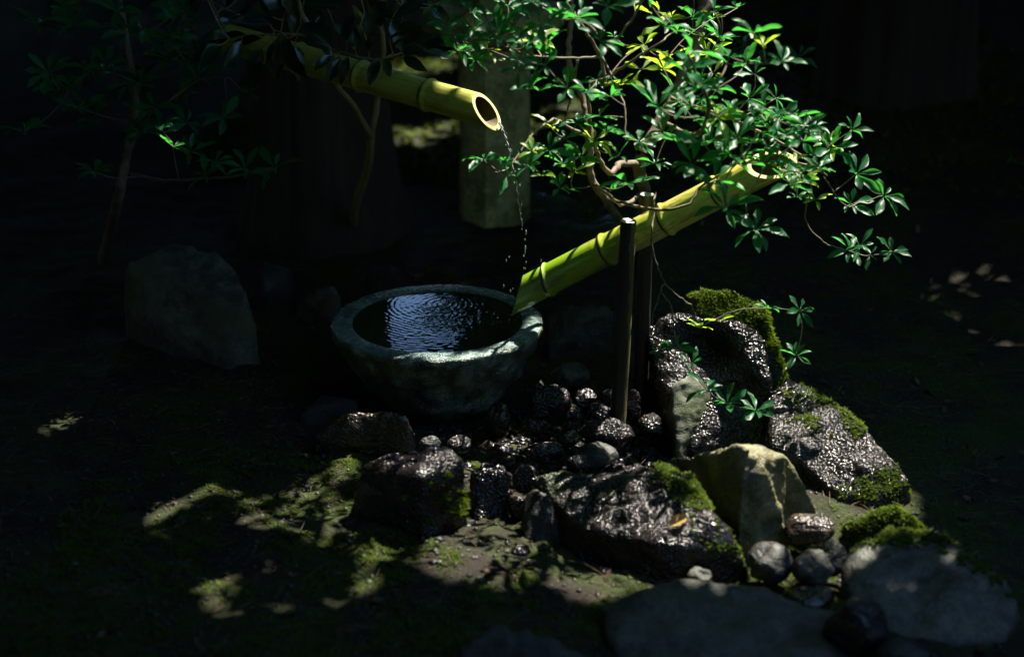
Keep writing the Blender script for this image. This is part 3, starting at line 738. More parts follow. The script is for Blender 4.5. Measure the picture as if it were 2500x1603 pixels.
# ------------------------------------------------------------------ big trees
def cedar(label, px, py, r, z=0, h=9.0, seed=1.0):
    b = atz(px, py, z); root = empty('cedar_tree', (b.x, b.y, 0)); tag(root, label, 'tree', 'dark tree trunks')
    V, F = [], []; n = 96; rings = 60
    for i in range(rings + 1):
        u = i / rings; zz_ = -.2 + h * u ** 1.7
        for k in range(n):
            th = 2 * math.pi * k / n
            rr = r * (1 - .05 * zz_ / 1.0 * .5) * (1 + .38 * math.exp(-max(0, zz_) / .22))
            fl = nz((math.cos(th) * 1.6, math.sin(th) * 1.6, zz_ * .22), 1.7, 3, seed) * .10 + .035 * nz((math.cos(th) * 9, math.sin(th) * 9, zz_ * .8), 1.2, 3, seed)
            rr *= 1 + fl
            V.append((rr * math.cos(th), rr * math.sin(th), zz_))
    for i in range(rings):
        for k in range(n): F.append((i * n + k, i * n + (k + 1) % n, (i + 1) * n + (k + 1) % n, (i + 1) * n + k))
    link('trunk', pymesh('trunk', V, F), M['cedar'], root)
    return root
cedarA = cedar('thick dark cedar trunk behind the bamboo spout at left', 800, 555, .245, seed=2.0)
shade_trunk = cedar('dark trunk added to blacken the background at the upper right', 2165, 395, .30, seed=6.0)  # extra trunk added only to keep this part of the background black

# ------------------------------------------------------------------ leaves
def leaf_mesh(name, L=1.0, W=.3, curl=.12, wav=.03, fold=.08, seed=0, seg=8, obov=.62, mat=None):
    """one leaf along +X, face up +Z; obov = where it is widest"""
    V, F = [], []; r = random.Random(seed)
    for i in range(seg + 1):
        u = i / seg
        w_ = W * .5 * (math.sin(math.pi * min(1, u ** (math.log(.5) / math.log(obov)))) ** .85) if 0 < u < 1 else 0.006
        if i == 0: w_ = .012
        zc = -curl * u * u + .05 * math.sin(u * 2.2)
        for s in (-1, 0, 1):
            e = 1 + (r.uniform(-.10, .10) if s else 0)
            V.append((u * L, s * w_ * e, zc + (fold * abs(s) * w_ * 2.2 + wav * s * math.sin(u * 9 + seed) + (r.uniform(-wav, wav) * .6 if s else 0)) * (1 if s else 0)))
    for i in range(seg):
        b = i * 3; F += [(b, b + 3, b + 4, b + 1), (b + 1, b + 4, b + 5, b + 2)]
    m = pymesh(name, V, F); m.materials.append(mat)
    m.polygons.foreach_set('use_smooth', np.ones(len(m.polygons), bool)); return m
LM = {}
for key, mat in (('leaf', M['leaf']), ('new', M['leafnew'])):
    LM[key] = [leaf_mesh('leaf', 1, W, c, wv, f, s, mat=mat) for W, c, wv, f, s in ((.30, .10, .02, .3, 1), (.34, .2, .03, .2, 2), (.26, .05, .02, .4, 3), (.31, .28, .03, .25, 4), (.36, .0, .035, .2, 5))]
LM['dark'] = [leaf_mesh('leaf', 1, W, c, .015, f, s, obov=.42, mat=M['leafdark']) for W, c, f, s in ((.46, .15, .2, 11), (.5, .3, .25, 12), (.42, .08, .15, 13))]

class Shrub:
    def __init__(s, name, label, cat, base, group=None):
        s.root = empty(name, base); tag(s.root, label, cat, group); s.base = Vector(base); s.leaves = []; s.nodes = []; s.V = []; s.F = []; s.thin = 1.0
    def limb(s, pts, r0, r1, n=8, sub=6, wob=.002):
        P = smooth_path(pts, sub, wob); k = len(P)
        r0, r1 = r0 * s.thin, r1 * s.thin
        tube_into(s.V, s.F, [p - s.base for p in P], [r0 + (r1 - r0) * i / (k - 1) for i in range(k)], n)
        s.nodes += [(p, r0 + (r1 - r0) * i / (k - 1)) for i, p in enumerate(P)]
    def twig_to(s, p, r=.0016):
        q, rq = min(s.nodes, key=lambda a: (a[0] - p).length + (.08 if a[0].z > p.z + .1 else 0) + (.03 if a[1] < .0015 else 0))
        if (q - p).length < .004: return
        d = p - q
        mid = q + d * .5 + Vector((random.uniform(-.12, .12), random.uniform(-.12, .12), random.uniform(-.14, .06))) * d.length
        P = smooth_path([q, mid, p], 5); k = len(P); r0 = min(rq, r * (1 + d.length * 5))
        tube_into(s.V, s.F, [x - s.base for x in P], [r0 + (r - r0) * i / (k - 1) for i in range(k)], 6)
        s.nodes += [(x, r0 + (r - r0) * i / (k - 1)) for i, x in enumerate(P)][2:]
    def whorl(s, p, size, n=7, axis=None, kind='leaf', spread=.35, twig=True):
        p = Vector(p)
        if twig: s.twig_to(p)
        ax = axis or (Vector((random.gauss(0, .35), random.gauss(-.35, .3), 1))); ax.normalize()
        q = ax.to_track_quat('Z', 'Y'); th0 = random.uniform(0, 6.28)
        for k in range(n):
            th = th0 + 2 * math.pi * (k + random.uniform(-.28, .28)) / n
            el = random.uniform(-.15, spread + .25)
            d = q @ Vector((math.cos(th) * math.cos(el), math.sin(th) * math.cos(el), math.sin(el)))
            s.leaf(p + d * .004, d, q @ Vector((0, 0, 1)), size * random.uniform(.5, 1.15), kind)
    def leaf(s, p, d, up, size, kind):
        d = d.normalized(); y = up.cross(d)
        if y.length < 1e-3: y = Vector((0, 1, 0)).cross(d)
        y.normalize(); z = d.cross(y)
        roll = random.gauss(0, .35); y2 = y * math.cos(roll) + z * math.sin(roll); z2 = d.cross(y2)
        mt = Matrix((d, y2, z2)).transposed().to_4x4()
        mt = Matrix.Translation(p) @ mt @ Matrix.Scale(size, 4)
        s.leaves.append((mt, random.choice(LM[kind]), size, kind))
    def finish(s, mat, maxleaf=300, stem='branches'):
        link(stem, pymesh(stem, s.V, s.F), mat, s.root)
        def key(l):
            c = l[0] @ Vector((.5, 0, 0)); x, y, z = topx(c)
            inside = -30 < x < 2530 and -30 < y < 1630
            return (0 if inside else 1, -l[2] / z)
        s.leaves.sort(key=key)
        inv = Matrix.Translation(-s.base)
        for mt, me, sz, k in s.leaves[:maxleaf]:
            o = bpy.data.objects.new('leaf', me); COL.objects.link(o); o.parent = s.root; o.matrix_local = inv @ mt
        rest = s.leaves[maxleaf:]
        if rest:
            V, F, MI = [], [], []; mats = []
            for mt, me, sz, k in rest:
                b = len(V); T = inv @ mt
                V += [T @ v.co for v in me.vertices]; F += [tuple(b + i for i in p.vertices) for p in me.polygons]
                mm = me.materials[0]
                if mm not in mats: mats.append(mm)
                MI += [mats.index(mm)] * len(me.polygons)
            me = pymesh('foliage', V, F)
            for mm in mats: me.materials.append(mm)
            me.polygons.foreach_set('material_index', MI)
            o = link('foliage', me, None, s.root); o['kind'] = 'stuff'

# --- the large shrub over the tube
sb = atz(1553, 655, .05)
S1 = Shrub('flowering_shrub', 'tall green shrub with whorled glossy leaves spreading over the bamboo tube', 'shrub', sb)
A = aty
S1.thin = .66
S1.limb([sb, A(1566, 560, .55), A(1574, 470, .35), A(1560, 400, .25), A(1600, 320, .28), A(1655, 215, .35), A(1700, 110, .4), A(1722, 0, .45), A(1740, -120, .5)], .026, .031, 12, 8, .003)
S1.limb([A(1512, 655, .9), A(1522, 560, .5), A(1480, 490, .25), A(1443, 430, .2), A(1440, 330, .2), A(1425, 250, .25), A(1390, 150, .3), A(1395, 30, .35), A(1400, -80, .35)], .019, .011, 10, 8, .003)
S1.limb([A(1560, 400, .24), A(1515, 400, .15), A(1490, 425, .08), A(1465, 390, .05), A(1440, 340, 0), A(1350, 290, -.05)], .016, .006, 9, 6, .003)
S1.limb([A(1572, 470, .30), A(1520, 500, .0), A(1480, 470, -.12), A(1450, 450, -.2)], .010, .006, 8)
S1.limb([A(1500, 490, -.06), A(1545, 500, -.10), A(1600, 512, -.2), A(1680, 500, -.22), A(1710, 455, -.2), A(1760, 425, -.22), A(1830, 360, -.25)], .0065, .004, 8)
S1.limb([A(1440, 330, .2), A(1440, 215, .1), A(1480, 190, .02), A(1540, 150, -.05), A(1620, 100, -.1)], .009, .004, 8)
S1.limb([A(1480, 210, .0), A(1465, 140, -.05), A(1420, 60, -.1), A(1385, 10, -.1), A(1370, -60, -.1)], .008, .005, 8)
S1.limb([A(1465, 140, -.05), A(1400, 142, -.1), A(1290, 135, -.15), A(1240, 110, -.2)], .006, .003, 7)
S1.limb([A(1475, 130, -.04), A(1530, 65, -.05), A(1560, 20, -.05), A(1600, -60, -.05)], .006, .004, 7)
S1.limb([A(1410, 145, -.08), A(1395, 230, -.05), A(1380, 290, 0)], .005, .003, 6)
S1.limb([A(1470, 140, -.05), A(1500, 200, -.1), A(1525, 260, -.15), A(1525, 340, -.2)], .006, .003, 7)
S1.limb([A(1640, 240, .3), A(1730, 270, .1), A(1830, 310, -.05), A(1940, 370, -.15), A(2020, 430, -.2)], .009, .003, 8)
S1.limb([A(1620, 300, .25), A(1700, 330, -.2), A(1730, 260, -.4), A(1700, 180, -.45), A(1680, 130, -.45)], .010, .004, 8)
S1.limb([A(1930, 395, -.15), A(1975, 408, -.1), A(1982, 460, -.08), A(1965, 535, -.06), A(2010, 590, -.05), A(2050, 606, -.05), A(2120, 625, -.05), A(2175, 612, -.05)], .0045, .0018, 7)
S1.limb([A(2010, 430, -.2), A(2060, 500, -.15), A(2100, 495, -.12), A(2155, 478, -.1)], .003, .0018, 6)
S1.limb([A(1600, 470, -.1), A(1592, 560, -.22), A(1590, 600, -.22), A(1605, 645, -.2), A(1623, 690, -.18), A(1660, 725, -.16), A(1690, 750, -.15), A(1705, 800, -.15)], .0042, .0022, 7)
S1.limb([A(1623, 690, -.18), A(1614, 710, -.2), A(1640, 750, -.24), A(1648, 820, -.28), A(1680, 880, -.3), A(1720, 945, -.3), A(1775, 985, -.3), A(1845, 1000, -.3)], .0035, .0016, 7)
S1.limb([A(1614, 710, -.2), A(1595, 770, -.22), A(1592, 840, -.24), A(1600, 860, -.25)], .0025, .0015, 6)
S1.limb([A(1705, 800, -.15), A(1790, 760, -.14), A(1870, 752, -.13), A(1950, 757, -.12)], .0022, .0015, 6)
S1.limb([A(1350, 290, -.05), A(1300, 330, -.12), A(1235, 415, -.2), A(1195, 405, -.25)], .005, .0025, 7)
S1.limb([A(1860, 420, -.24), A(1820, 500, -.3), A(1845, 555, -.33)], .004, .002, 6)
S1.limb([A(1830, 360, -.25), A(1770, 440, -.38), A(1775, 500, -.4)], .004, .002, 6)
W1 = [  # px, py, Y, leaf length, kind
 (1118, 125, -.1, .075), (1225, 80, -.15, .085), (1285, 112, -.2, .09), (1240, 15, -.1, .075), (1405, 45, -.2, .10), (1300, 5, -.1, .075), (1180, 110, -.1, .07), (1355, 40, -.2, .075),
 (1250, 60, .0, .06), (1340, 100, -.15, .07), (1060, 20, .1, .07), (1150, 30, .05, .07), (1320, 60, -.25, .075),
 (1572, 110, .1, .058, 1), (1632, 138, .08, .06, 1), (1740, 45, .2, .06, 1), (1655, 75, .0, .07), (1690, 40, .1, .07), (1675, 175, -.45, .09), (1780, 140, -.35, .085), (1690, 125, -.4, .09), (1565, 170, -.05, .06, 1),
 (1610, 30, .05, .06, 1), (1800, 20, .3, .07), (1550, 20, .0, .065, 1), (1700, 215, -.45, .09), (1640, 40, .1, .055, 1), (1720, 90, .2, .055, 1), (1740, 180, .25, .055, 1), (1760, 95, .25, .06), (1500, 90, .2, .05),
 (1182, 390, -.25, .075), (1240, 425, -.2, .07), (1290, 405, -.2, .07), (1340, 365, -.15, .07), (1365, 460, -.15, .07), (1345, 310, -.1, .06, 1), (1460, 285, -.15, .08), (1450, 345, -.1, .065, 1), (1490, 235, -.2, .075),
 (1400, 420, -.12, .065, 1), (1420, 380, -.1, .065), (1320, 430, -.2, .055, 1), (1380, 340, -.12, .06), (1300, 370, -.18, .05, 1), (1480, 320, -.1, .07), (1410, 300, -.1, .06), (1375, 400, -.1, .06),
 (1605, 262, -.35, .09), (1560, 345, -.2, .085), (1535, 450, -.25, .09), (1740, 345, -.3, .08), (1735, 295, -.25, .08), (1840, 290, -.2, .08), (1800, 335, -.25, .075), (1620, 325, -.1, .075), (1690, 262, -.4, .085), (1780, 265, -.3, .075),
 (1772, 505, -.40, .095), (1850, 350, -.2, .075), (1690, 400, -.45, .095), (1760, 395, -.4, .085), (1720, 355, -.4, .09), (1800, 400, -.35, .08), (1650, 345, -.3, .08), (1745, 440, -.42, .085), (1600, 400, .05, .07), (1510, 380, -.05, .06),
 (1940, 290, -.18, .085), (2080, 318, -.1, .08), (2030, 362, -.1, .08), (2090, 425, -.15, .085), (2158, 478, -.1, .08), (2078, 498, -.12, .075), (1915, 420, -.2, .06, 1), (1905, 285, -.2, .075), (1890, 335, -.2, .075), (1960, 345, -.2, .08), (1868, 310, -.2, .075),
 (1895, 240, .1, .075), (1935, 395, -.2, .055, 1), (1990, 488, -.1, .06, 1), (1960, 445, -.1, .06, 1), (1928, 450, -.1, .05, 1), (1860, 400, -.25, .07), (1900, 385, -.22, .07), (2000, 410, -.18, .065), (1830, 240, .0, .07), (1945, 480, -.1, .045),
 (1845, 560, -.34, .095), (2075, 610, -.05, .075), (2178, 615, -.05, .075), (2125, 622, -.05, .06), (2100, 600, -.05, .06),
 (1875, 752, -.13, .065), (1952, 757, -.12, .07), (1945, 868, -.1, .062), (1705, 800, -.15, .06, 1), (1650, 850, -.28, .065), (1605, 860, -.26, .05), (1725, 950, -.3, .07), (1775, 985, -.3, .07), (1846, 1002, -.3, .075), (1755, 785, -.14, .05, 1), (1690, 885, -.3, .05),
 (1870, 150, .5, .09), (1950, 140, .55, .09), (1820, 110, .5, .08),
]
for wv in W1:
    px, py, Y, sz = wv[:4]; kind = 'new' if len(wv) > 4 else 'leaf'
    S1.whorl(aty(px, py, Y), sz * .82, random.choice((6, 7, 7, 8)) if sz > .062 else random.choice((4, 5, 6)), kind=kind)
for _ in range(58):                                   # fill of the crown's volume
    while True:
        px, py = random.uniform(1090, 2050), random.uniform(-160, 460)
        f = (px - 1100) / 950
        if py < 120 + 330 * f + 150 * math.sin(f * 9) * .3 and py > -60 + 420 * max(0, f - .6) * 1.6: break
    S1.whorl(aty(px, py, random.uniform(-.45, .1)), random.uniform(.045, .068), random.choice((5, 6, 7)), kind='new' if random.random() < .2 else 'leaf')
S1.finish(M['bark'])

# --- shrub at the left with the same kind of leaves
lb = atz(250, 640, 0)
S2 = Shrub('flowering_shrub', 'dim shrub with whorled leaves at the upper left in front of the boulder', 'shrub', lb)
S2.limb([lb, A(280, 520, .5), A(310, 380, .45), A(330, 250, .5), A(300, 60, .55), A(280, -80, .55)], .018, .009, 9)
S2.limb([A(300, 420, .47), A(400, 440, .3), A(520, 435, .25), A(640, 420, .2), A(672, 412, .2)], .006, .002, 7)
S2.limb([A(320, 300, .48), A(380, 270, .4), A(480, 200, .4), A(560, 190, .4)], .006, .002, 7)
for px, py, Y, sz in ((422, 358, .25, .075), (465, 370, .2, .07), (525, 395, .2, .065), (545, 290, .3, .07), (348, 325, .35, .08), (600, 412, .2, .065), (670, 410, .2, .075), (390, 310, .3, .07), (455, 300, .35, .07), (500, 430, .25, .065),
                      (415, 100, .45, .085), (485, 190, .4, .09), (310, 80, .45, .085), (440, 60, .5, .08), (420, 155, .45, .08), (200, 265, .4, .08), (120, 180, .4, .08), (180, 60, .5, .08), (60, 320, .3, .08), (260, 160, .5, .08), (350, 190, .5, .075), (90, 60, .5, .08), (230, 420, .3, .07)):
    S2.whorl(A(px, py, Y), sz, random.choice((6, 7, 8)))
for _ in range(24):
    S2.whorl(A(random.uniform(20, 640), random.uniform(10, 300), random.uniform(.3, .8)), random.uniform(.06, .085), random.choice((5, 6, 7)))
S2.finish(M['bark'])

# --- forked sapling with big dark glossy leaves hanging over the spout
cb = atz(857, 588, 0)
S3 = Shrub('forked_sapling', 'thin forked sapling with large dark glossy leaves over the bamboo spout', 'sapling', cb)
S3.limb([cb, A(862, 550, 1.42), A(868, 500, 1.3), A(892, 430, 1.15), A(903, 370, 1.0), A(905, 335, .95)], .0165, .0125, 10, 6, .001)
S3.limb([A(905, 335, .95), A(880, 290, .8), A(860, 255, .65), A(825, 215, .5), A(812, 180, .4), A(806, 120, .33), A(780, 85, .33), A(740, 40, .35), A(720, -40, .4)], .0115, .006, 9, 6, .001)
S3.limb([A(905, 335, .95), A(915, 290, .9), A(922, 240, .88), A(928, 190, .85), A(935, 90, .8), A(900, 0, .8), A(880, -60, .8)], .0105, .007, 9, 6, .001)
S3.limb([A(806, 120, .33), A(860, 135, .27), A(920, 145, .24), A(980, 130, .22)], .004, .002, 7)
S3.limb([A(790, 90, .33), A(700, 85, .35), A(640, 85, .36), A(560, 90, .38)], .005, .002, 7)
for px, py, dx, dz, sz in ((660, 60, -.8, .1, .10), (690, 80, -.2, -1, .10), (640, 95, -1, -.3, .10), (705, 95, .25, -1, .11), (735, 60, .7, -.4, .10), (700, 20, -.9, .0, .11), (740, 15, .9, .1, .10), (780, 10, .8, .3, .09), (640, 120, -.4, -1, .09), (760, 70, .5, -.7, .09), (720, 110, .1, -1, .09), (600, 85, -1, -.2, .09), (590, 100, -.6, -.9, .08),
                           (805, 135, -.6, -.5, .055), (830, 140, -.5, -.85, .075), (850, 140, -.3, -.9, .07), (925, 148, -.35, -.7, .065), (935, 140, .2, -.6, .055), (870, 125, -.05, .8, .06), (900, 125, .3, .7, .06), (960, 130, .3, .6, .06), (985, 140, .6, -.3, .07), (980, 125, .9, .25, .06), (950, 95, .9, .4, .06), (1010, 105, .8, .3, .06), (845, 100, .2, .9, .07), (880, 60, -.3, .9, .06), (890, 30, .1, -1, .09),
                           (975, 80, .7, .5, .065), (1040, 125, .7, -.2, .06), (560, 95, -1, .1, .08), (540, 110, -.7, -.6, .08), (520, 120, -.9, -.4, .07), (670, 100, .0, -1, .1), (665, 40, -.5, .8, .08), (780, 40, .3, -.9, .08)):
    p = A(px, py, random.uniform(.2, .33)); S3.twig_to(p)
    d = Vector((dx, random.uniform(-.55, .1), dz)).normalized()
    up = Vector((random.gauss(0, .2), -.75, .7))
    S3.leaf(p, d, up, sz * 1.12, 'dark')
for _ in range(30):
    p = A(random.uniform(480, 1060), random.uniform(-80, 60), random.uniform(.25, .7)); S3.twig_to(p)
    S3.leaf(p, Vector((random.gauss(0, 1), random.gauss(-.2, .4), random.gauss(-.3, .6))), Vector((0, -.6, .8)), .09, 'dark')
S3.finish(M['stem'])

# --- little sprout by the moss and ferns
sp = atz(1918, 905, .12)
S4 = Shrub('seedling', 'small bright seedling growing from the moss behind the sparkling rock', 'seedling', sp)
S4.limb([sp, A(1930, 875, .17), A(1942, 866, .16)], .0022, .0016, 6)
S4.whorl(A(1942, 864, .16), .055, 6, kind='new')
S4.finish(M['stem'])
def fern(label, px, py, Y, n, L, seed):
    b = A(px, py, Y); r = random.Random(seed)
    root = empty('fern', b); tag(root, label, 'fern', 'ferns in the shade')
    for f in range(n):
        th = r.uniform(0, 6.28) if n > 3 else -1.2 + f * 1.1; ln = L * r.uniform(.7, 1.1); V, F = [], []
        dh = Vector((math.cos(th), math.sin(th), 0)); sd = Vector((-dh.y, dh.x, 0)); pts = []
        for i in range(15):
            u = i / 14; pts.append(dh * ln * u * .9 + Vector((0, 0, ln * (.75 * u - .75 * u * u))))
        tube_into(V, F, pts, [.0016 * (1 - .7 * i / 14) for i in range(15)], 4)
        for i in range(2, 15):
            u = i / 14; wl = ln * .34 * math.sin(math.pi * min(1, .18 + u * .82)) ** .8
            for s in (-1, 1):
                t = (pts[i] - pts[i - 1]).normalized(); d = (sd * s + t * .45).normalized(); q = pts[i]; bb = len(V)
                ww = ln * .032
                V += [q - t * ww * .4, q + d * wl * .5 - t * ww * .9 + Vector((0, 0, .004)), q + d * wl + Vector((0, 0, -.006)), q + d * wl * .5 + t * ww * .9 + Vector((0, 0, .004))]
                F.append((bb, bb + 1, bb + 2, bb + 3))
        link('frond', pymesh('frond', V, F), M['fern'], root)
fern('small green fern on the dark bank at right', 2095, 930, .35, 6, .14, 3)
fern('dark fern behind the rear post', 1440, 560, .95, 6, .2, 5)
fern('small fern at the foot of the stone lantern', 1330, 520, 1.5, 5, .18, 8)

# --- fallen yellow leaf on the flat rock
def top_of(o, px, py):
    """where the line of sight through a photograph pixel meets an object's surface"""
    inv = o.matrix_world.inverted(); bpy.context.view_layer.update(); inv = o.matrix_world.inverted()
    ok, loc, nor, _ = o.ray_cast(inv @ CAM, (inv.to_3x3() @ ray(px, py)).normalized())
    return (o.matrix_world @ loc, nor) if ok else (None, None)
p, nn = top_of(ROCKS['flat'], 1655, 1290)
if p:
    ym = leaf_mesh('fallen_leaf', 1, .56, -.22, .02, .5, 5, obov=.5, mat=M['deadleaf'])
    o = link('fallen_leaf', ym); o.location = p + Vector((-.02, 0, .006)); o.rotation_euler = (.5, -.1, .5); o.scale = (.046,) * 3
    tag(o, 'curled yellow fallen leaf lying on the flat wet rock', 'leaf')

# ------------------------------------------------------------------ moss
def tufts(name, pts, size, mat, parent=None, seed=0):
    """pts: list of (point, normal); every tuft is three little blades"""
    r = random.Random(seed); V, F = [], []
    for p, n_ in pts:
        s = size * r.uniform(.35, 1.2) * (1.5 if r.random() < .12 else 1)
        for _ in range(3):
            th = r.uniform(0, 6.28); d = (Vector((math.cos(th), math.sin(th), 0)) * .8 + n_ * r.uniform(.4, 1.2)).normalized()
            sd = d.cross(n_); 
            if sd.length < 1e-3: continue
            sd.normalize(); b = len(V)
            V += [p - sd * s * .22, p + sd * s * .22, p + d * s + Vector((0, 0, -.1 * s))]; F.append((b, b + 1, b + 2))
    m = npmesh(name, np.array(V, np.float32), np.array(F, np.int32), 3)
    o = link(name, m, mat, parent); o['kind'] = 'stuff'; return o
def inpoly(x, y, P):
    c = False; j = len(P) - 1
    for i in range(len(P)):
        if (P[i][1] > y) != (P[j][1] > y) and x < (P[j][0] - P[i][0]) * (y - P[i][1]) / (P[j][1] - P[i][1]) + P[i][0]: c = not c
        j = i
    return c
def rock_moss(o, poly, dens, size, seed, thr=-.15):
    """moss growing on the part of a rock seen inside a photograph polygon"""
    bpy.context.view_layer.update(); r = random.Random(seed); me = o.data; T = o.matrix_world; pts = []
    for p in me.polygons:
        c = T @ p.center
        if p.normal.z < .05: continue
        x, y, z = topx(c)
        if not inpoly(x + r.gauss(0, 16), y + r.gauss(0, 10), poly): continue
        e = p.area * dens * .75
        k = int(e) + (1 if r.random() < e - int(e) else 0)
        if r.random() > sst(thr - .22, thr + .3, nz(c, 16, 3, seed)): continue
        vs = [T @ me.vertices[i].co for i in p.vertices]
        for _ in range(k):
            u, v = r.random(), r.random()
            q = vs[0].lerp(vs[1], u).lerp(vs[-1].lerp(vs[-2], u), v); pts.append((q - o.location, p.normal.copy()))
    if pts: tufts('moss', pts, size * 1.2, M['moss'], o, seed)
rock_moss(ROCKS['flat'], [(1600, 1120), (1660, 1125), (1760, 1220), (1740, 1240), (1660, 1220), (1610, 1160)], 160000, .008, 1, -.5)
rock_moss(ROCKS['flat'], [(1690, 1250), (1800, 1310), (1830, 1400), (1740, 1400), (1720, 1330)], 50000, .006, 2, .05)
rock_moss(ROCKS['mound'], [(1560, 640), (1950, 640), (1960, 960), (1560, 960)], 150000, .009, 3, -.35)
rock_moss(ROCKS['lowmoss'], [(2040, 1200), (2290, 1200), (2300, 1340), (2040, 1340)], 170000, .010, 4, -.4)
rock_moss(ROCKS['rightwet'], [(1930, 960), (2020, 950), (2130, 1030), (2120, 1060), (1960, 1040)], 80000, .008, 5, -.02)
rock_moss(ROCKS['rightwet'], [(2040, 1180), (2220, 1120), (2230, 1220), (2060, 1230)], 80000, .008, 6, -.05)
rock_moss(ROCKS['rboulder'], [(2060, 1260), (2300, 1270), (2500, 1420), (2500, 1460), (2300, 1330), (2080, 1330)], 120000, .009, 7, -.05)
rock_moss(ROCKS['mossback'], [(1000, 630), (1170, 630), (1170, 740), (1000, 740)], 100000, .008, 8, -.3)
rock_moss(ROCKS['frontpale'], [(1040, 1170), (1150, 1150), (1150, 1280), (1040, 1280)], 120000, .008, 9, -.1)

# moss and litter over the ground
def ground_scatter(n, box, dens_fn):
    out = []
    x0, x1, y0, y1 = box
    for _ in range(n):
        x, y = random.uniform(x0, x1), random.uniform(y0, y1)
        if random.random() < dens_fn(x, y): out.append((Vector((x, y, gz(x, y) - .001)), Vector((0, 0, 1))))
    return out
def md(x, y):
    v = nz((x, y, 0), 5, 3, 4.0) + .35 * nz((x, y, 0), 19, 2, 8.0)
    return sst(-.22, .2, v)
pts = ground_scatter(110000, (-1.1, .75, -1.45, -.25), md)
pts += ground_scatter(16000, (.3, 1.9, -.9, 1.2), lambda x, y: .6 * md(x, y))
pts += ground_scatter(10000, (-1.2, .4, .3, 2.2), lambda x, y: .5 * md(x, y))
o = tufts('ground_moss', pts, .009, M['moss'], None, 33); tag(o, 'green moss carpeting the ground between the rocks', 'moss', kind='stuff')
pts = ground_scatter(5000, (.2, 2.2, 1.5, 5.0), lambda x, y: 1) + ground_scatter(9000, (-1.3, .2, 2.2, 5.0), lambda x, y: .8)
o = tufts('far_moss', pts, .03, M['moss'], None, 34); tag(o, 'moss on the ground beyond the stone lantern', 'moss', kind='stuff')
V, F = [], []
for _ in range(5200):                                 # fallen needles and twigs
    x, y = random.uniform(-1.6, 2.0), random.uniform(-1.4, 3.0); th = random.uniform(0, 6.28); L = random.uniform(.015, .07) * (2 if random.random() < .06 else 1)
    z = gz(x, y) + .004; d = Vector((math.cos(th), math.sin(th), random.uniform(-.05, .2)))
    tube_into(V, F, [Vector((x, y, z)), Vector((x, y, z)) + d * L * .5 + Vector((0, 0, .003)), Vector((x, y, z)) + d * L], [.0009, .0008, .0004], 3, False)
o = link('ground_litter', pymesh('ground_litter', V, F), M['litter']); tag(o, 'fallen needles and small twigs on the ground', 'litter', kind='stuff')
bm = bmesh.new(); bmesh.ops.create_icosphere(bm, subdivisions=2, radius=1.0); ICO_V = [v.co.copy() for v in bm.verts]; ICO_F = [tuple(v.index for v in f.verts) for f in bm.faces]; bm.free()   # gravel of the front left and between the rocks
VL, FL = [], []
for _ in range(420):                                   # scraps of dead leaves
    x, y = random.uniform(-1.3, 1.4), random.uniform(-1.4, 1.4); z = gz(x, y) + .005; sz = random.uniform(.008, .022)
    q = Quaternion(Vector((random.gauss(0, .3), random.gauss(0, .3), 1)).normalized(), random.uniform(0, 6.28)); b = len(VL)
    for (u, v, h) in ((-1, 0, 0), (-.3, .42, .15), (.4, .36, .1), (1, 0, .25), (.4, -.36, .2), (-.3, -.42, .05)):
        VL.append(Vector((x, y, z)) + (q @ Vector((u, v * random.uniform(.6, 1.2), h + random.uniform(0, .25)))) * sz)
    FL += [(b, b + 1, b + 2, b + 5), (b + 5, b + 2, b + 3, b + 4)]
o = link('leaf_litter', pymesh('leaf_litter', VL, FL), M['deadleafdark']); tag(o, 'brown scraps of dead leaves scattered over the ground', 'litter', kind='stuff')
V, F = [], []
for _ in range(5200):
    x, y = random.uniform(-1.2, 1.2), random.uniform(-1.4, .3); s = random.uniform(.003, .010) * (1.6 if random.random() < .1 else 1); b = len(V); z = gz(x, y)
    P = [Vector((random.gauss(0, 1), random.gauss(0, 1), random.gauss(0, .7))).normalized() for _ in range(1)]
    for dx, dy, dz in ((1, 0, 0), (0, 1, 0), (-1, 0, 0), (0, -1, 0), (0, 0, .8), (0, 0, -.8)):
        V.append((x + s * dx * random.uniform(.7, 1.2), y + s * dy * random.uniform(.7, 1.2), z + s * dz * random.uniform(.6, 1)))
    for k in range(4): F.append((b + k, b + (k + 1) % 4, b + 4)); F.append((b + (k + 1) % 4, b + k, b + 5))
VW, FW_ = [], []
for _ in range(900):
    x, y = random.gauss(.20, .19), random.gauss(-.22, .19); sz = random.uniform(.006, .017) * (1.5 if random.random() < .12 else 1); z = gz(x, y) + sz * .15
    sq = (random.uniform(.8, 1.4), random.uniform(.7, 1.2), random.uniform(.5, .8)); rt = Matrix.Rotation(random.uniform(0, 6.28), 3, 'Z'); b = len(VW)
    for v in ICO_V:
        q = rt @ Vector((v.x * sq[0], v.y * sq[1], v.z * sq[2])) * sz * (1 + .22 * noise.noise(v * 1.7 + Vector((x * 50, y * 50, 0))))
        VW.append(q + Vector((x, y, z)))
    FW_ += [tuple(b + i for i in f) for f in ICO_F]
o = link('wet_gravel', pymesh('wet_gravel', VW, FW_), M['wet']); tag(o, 'small wet pebbles filling the hollow between the cobbles', 'gravel', kind='stuff')
o = link('gravel', pymesh('gravel', V, F), M['dark']); tag(o, 'small dark gravel between the rocks', 'gravel', kind='stuff')

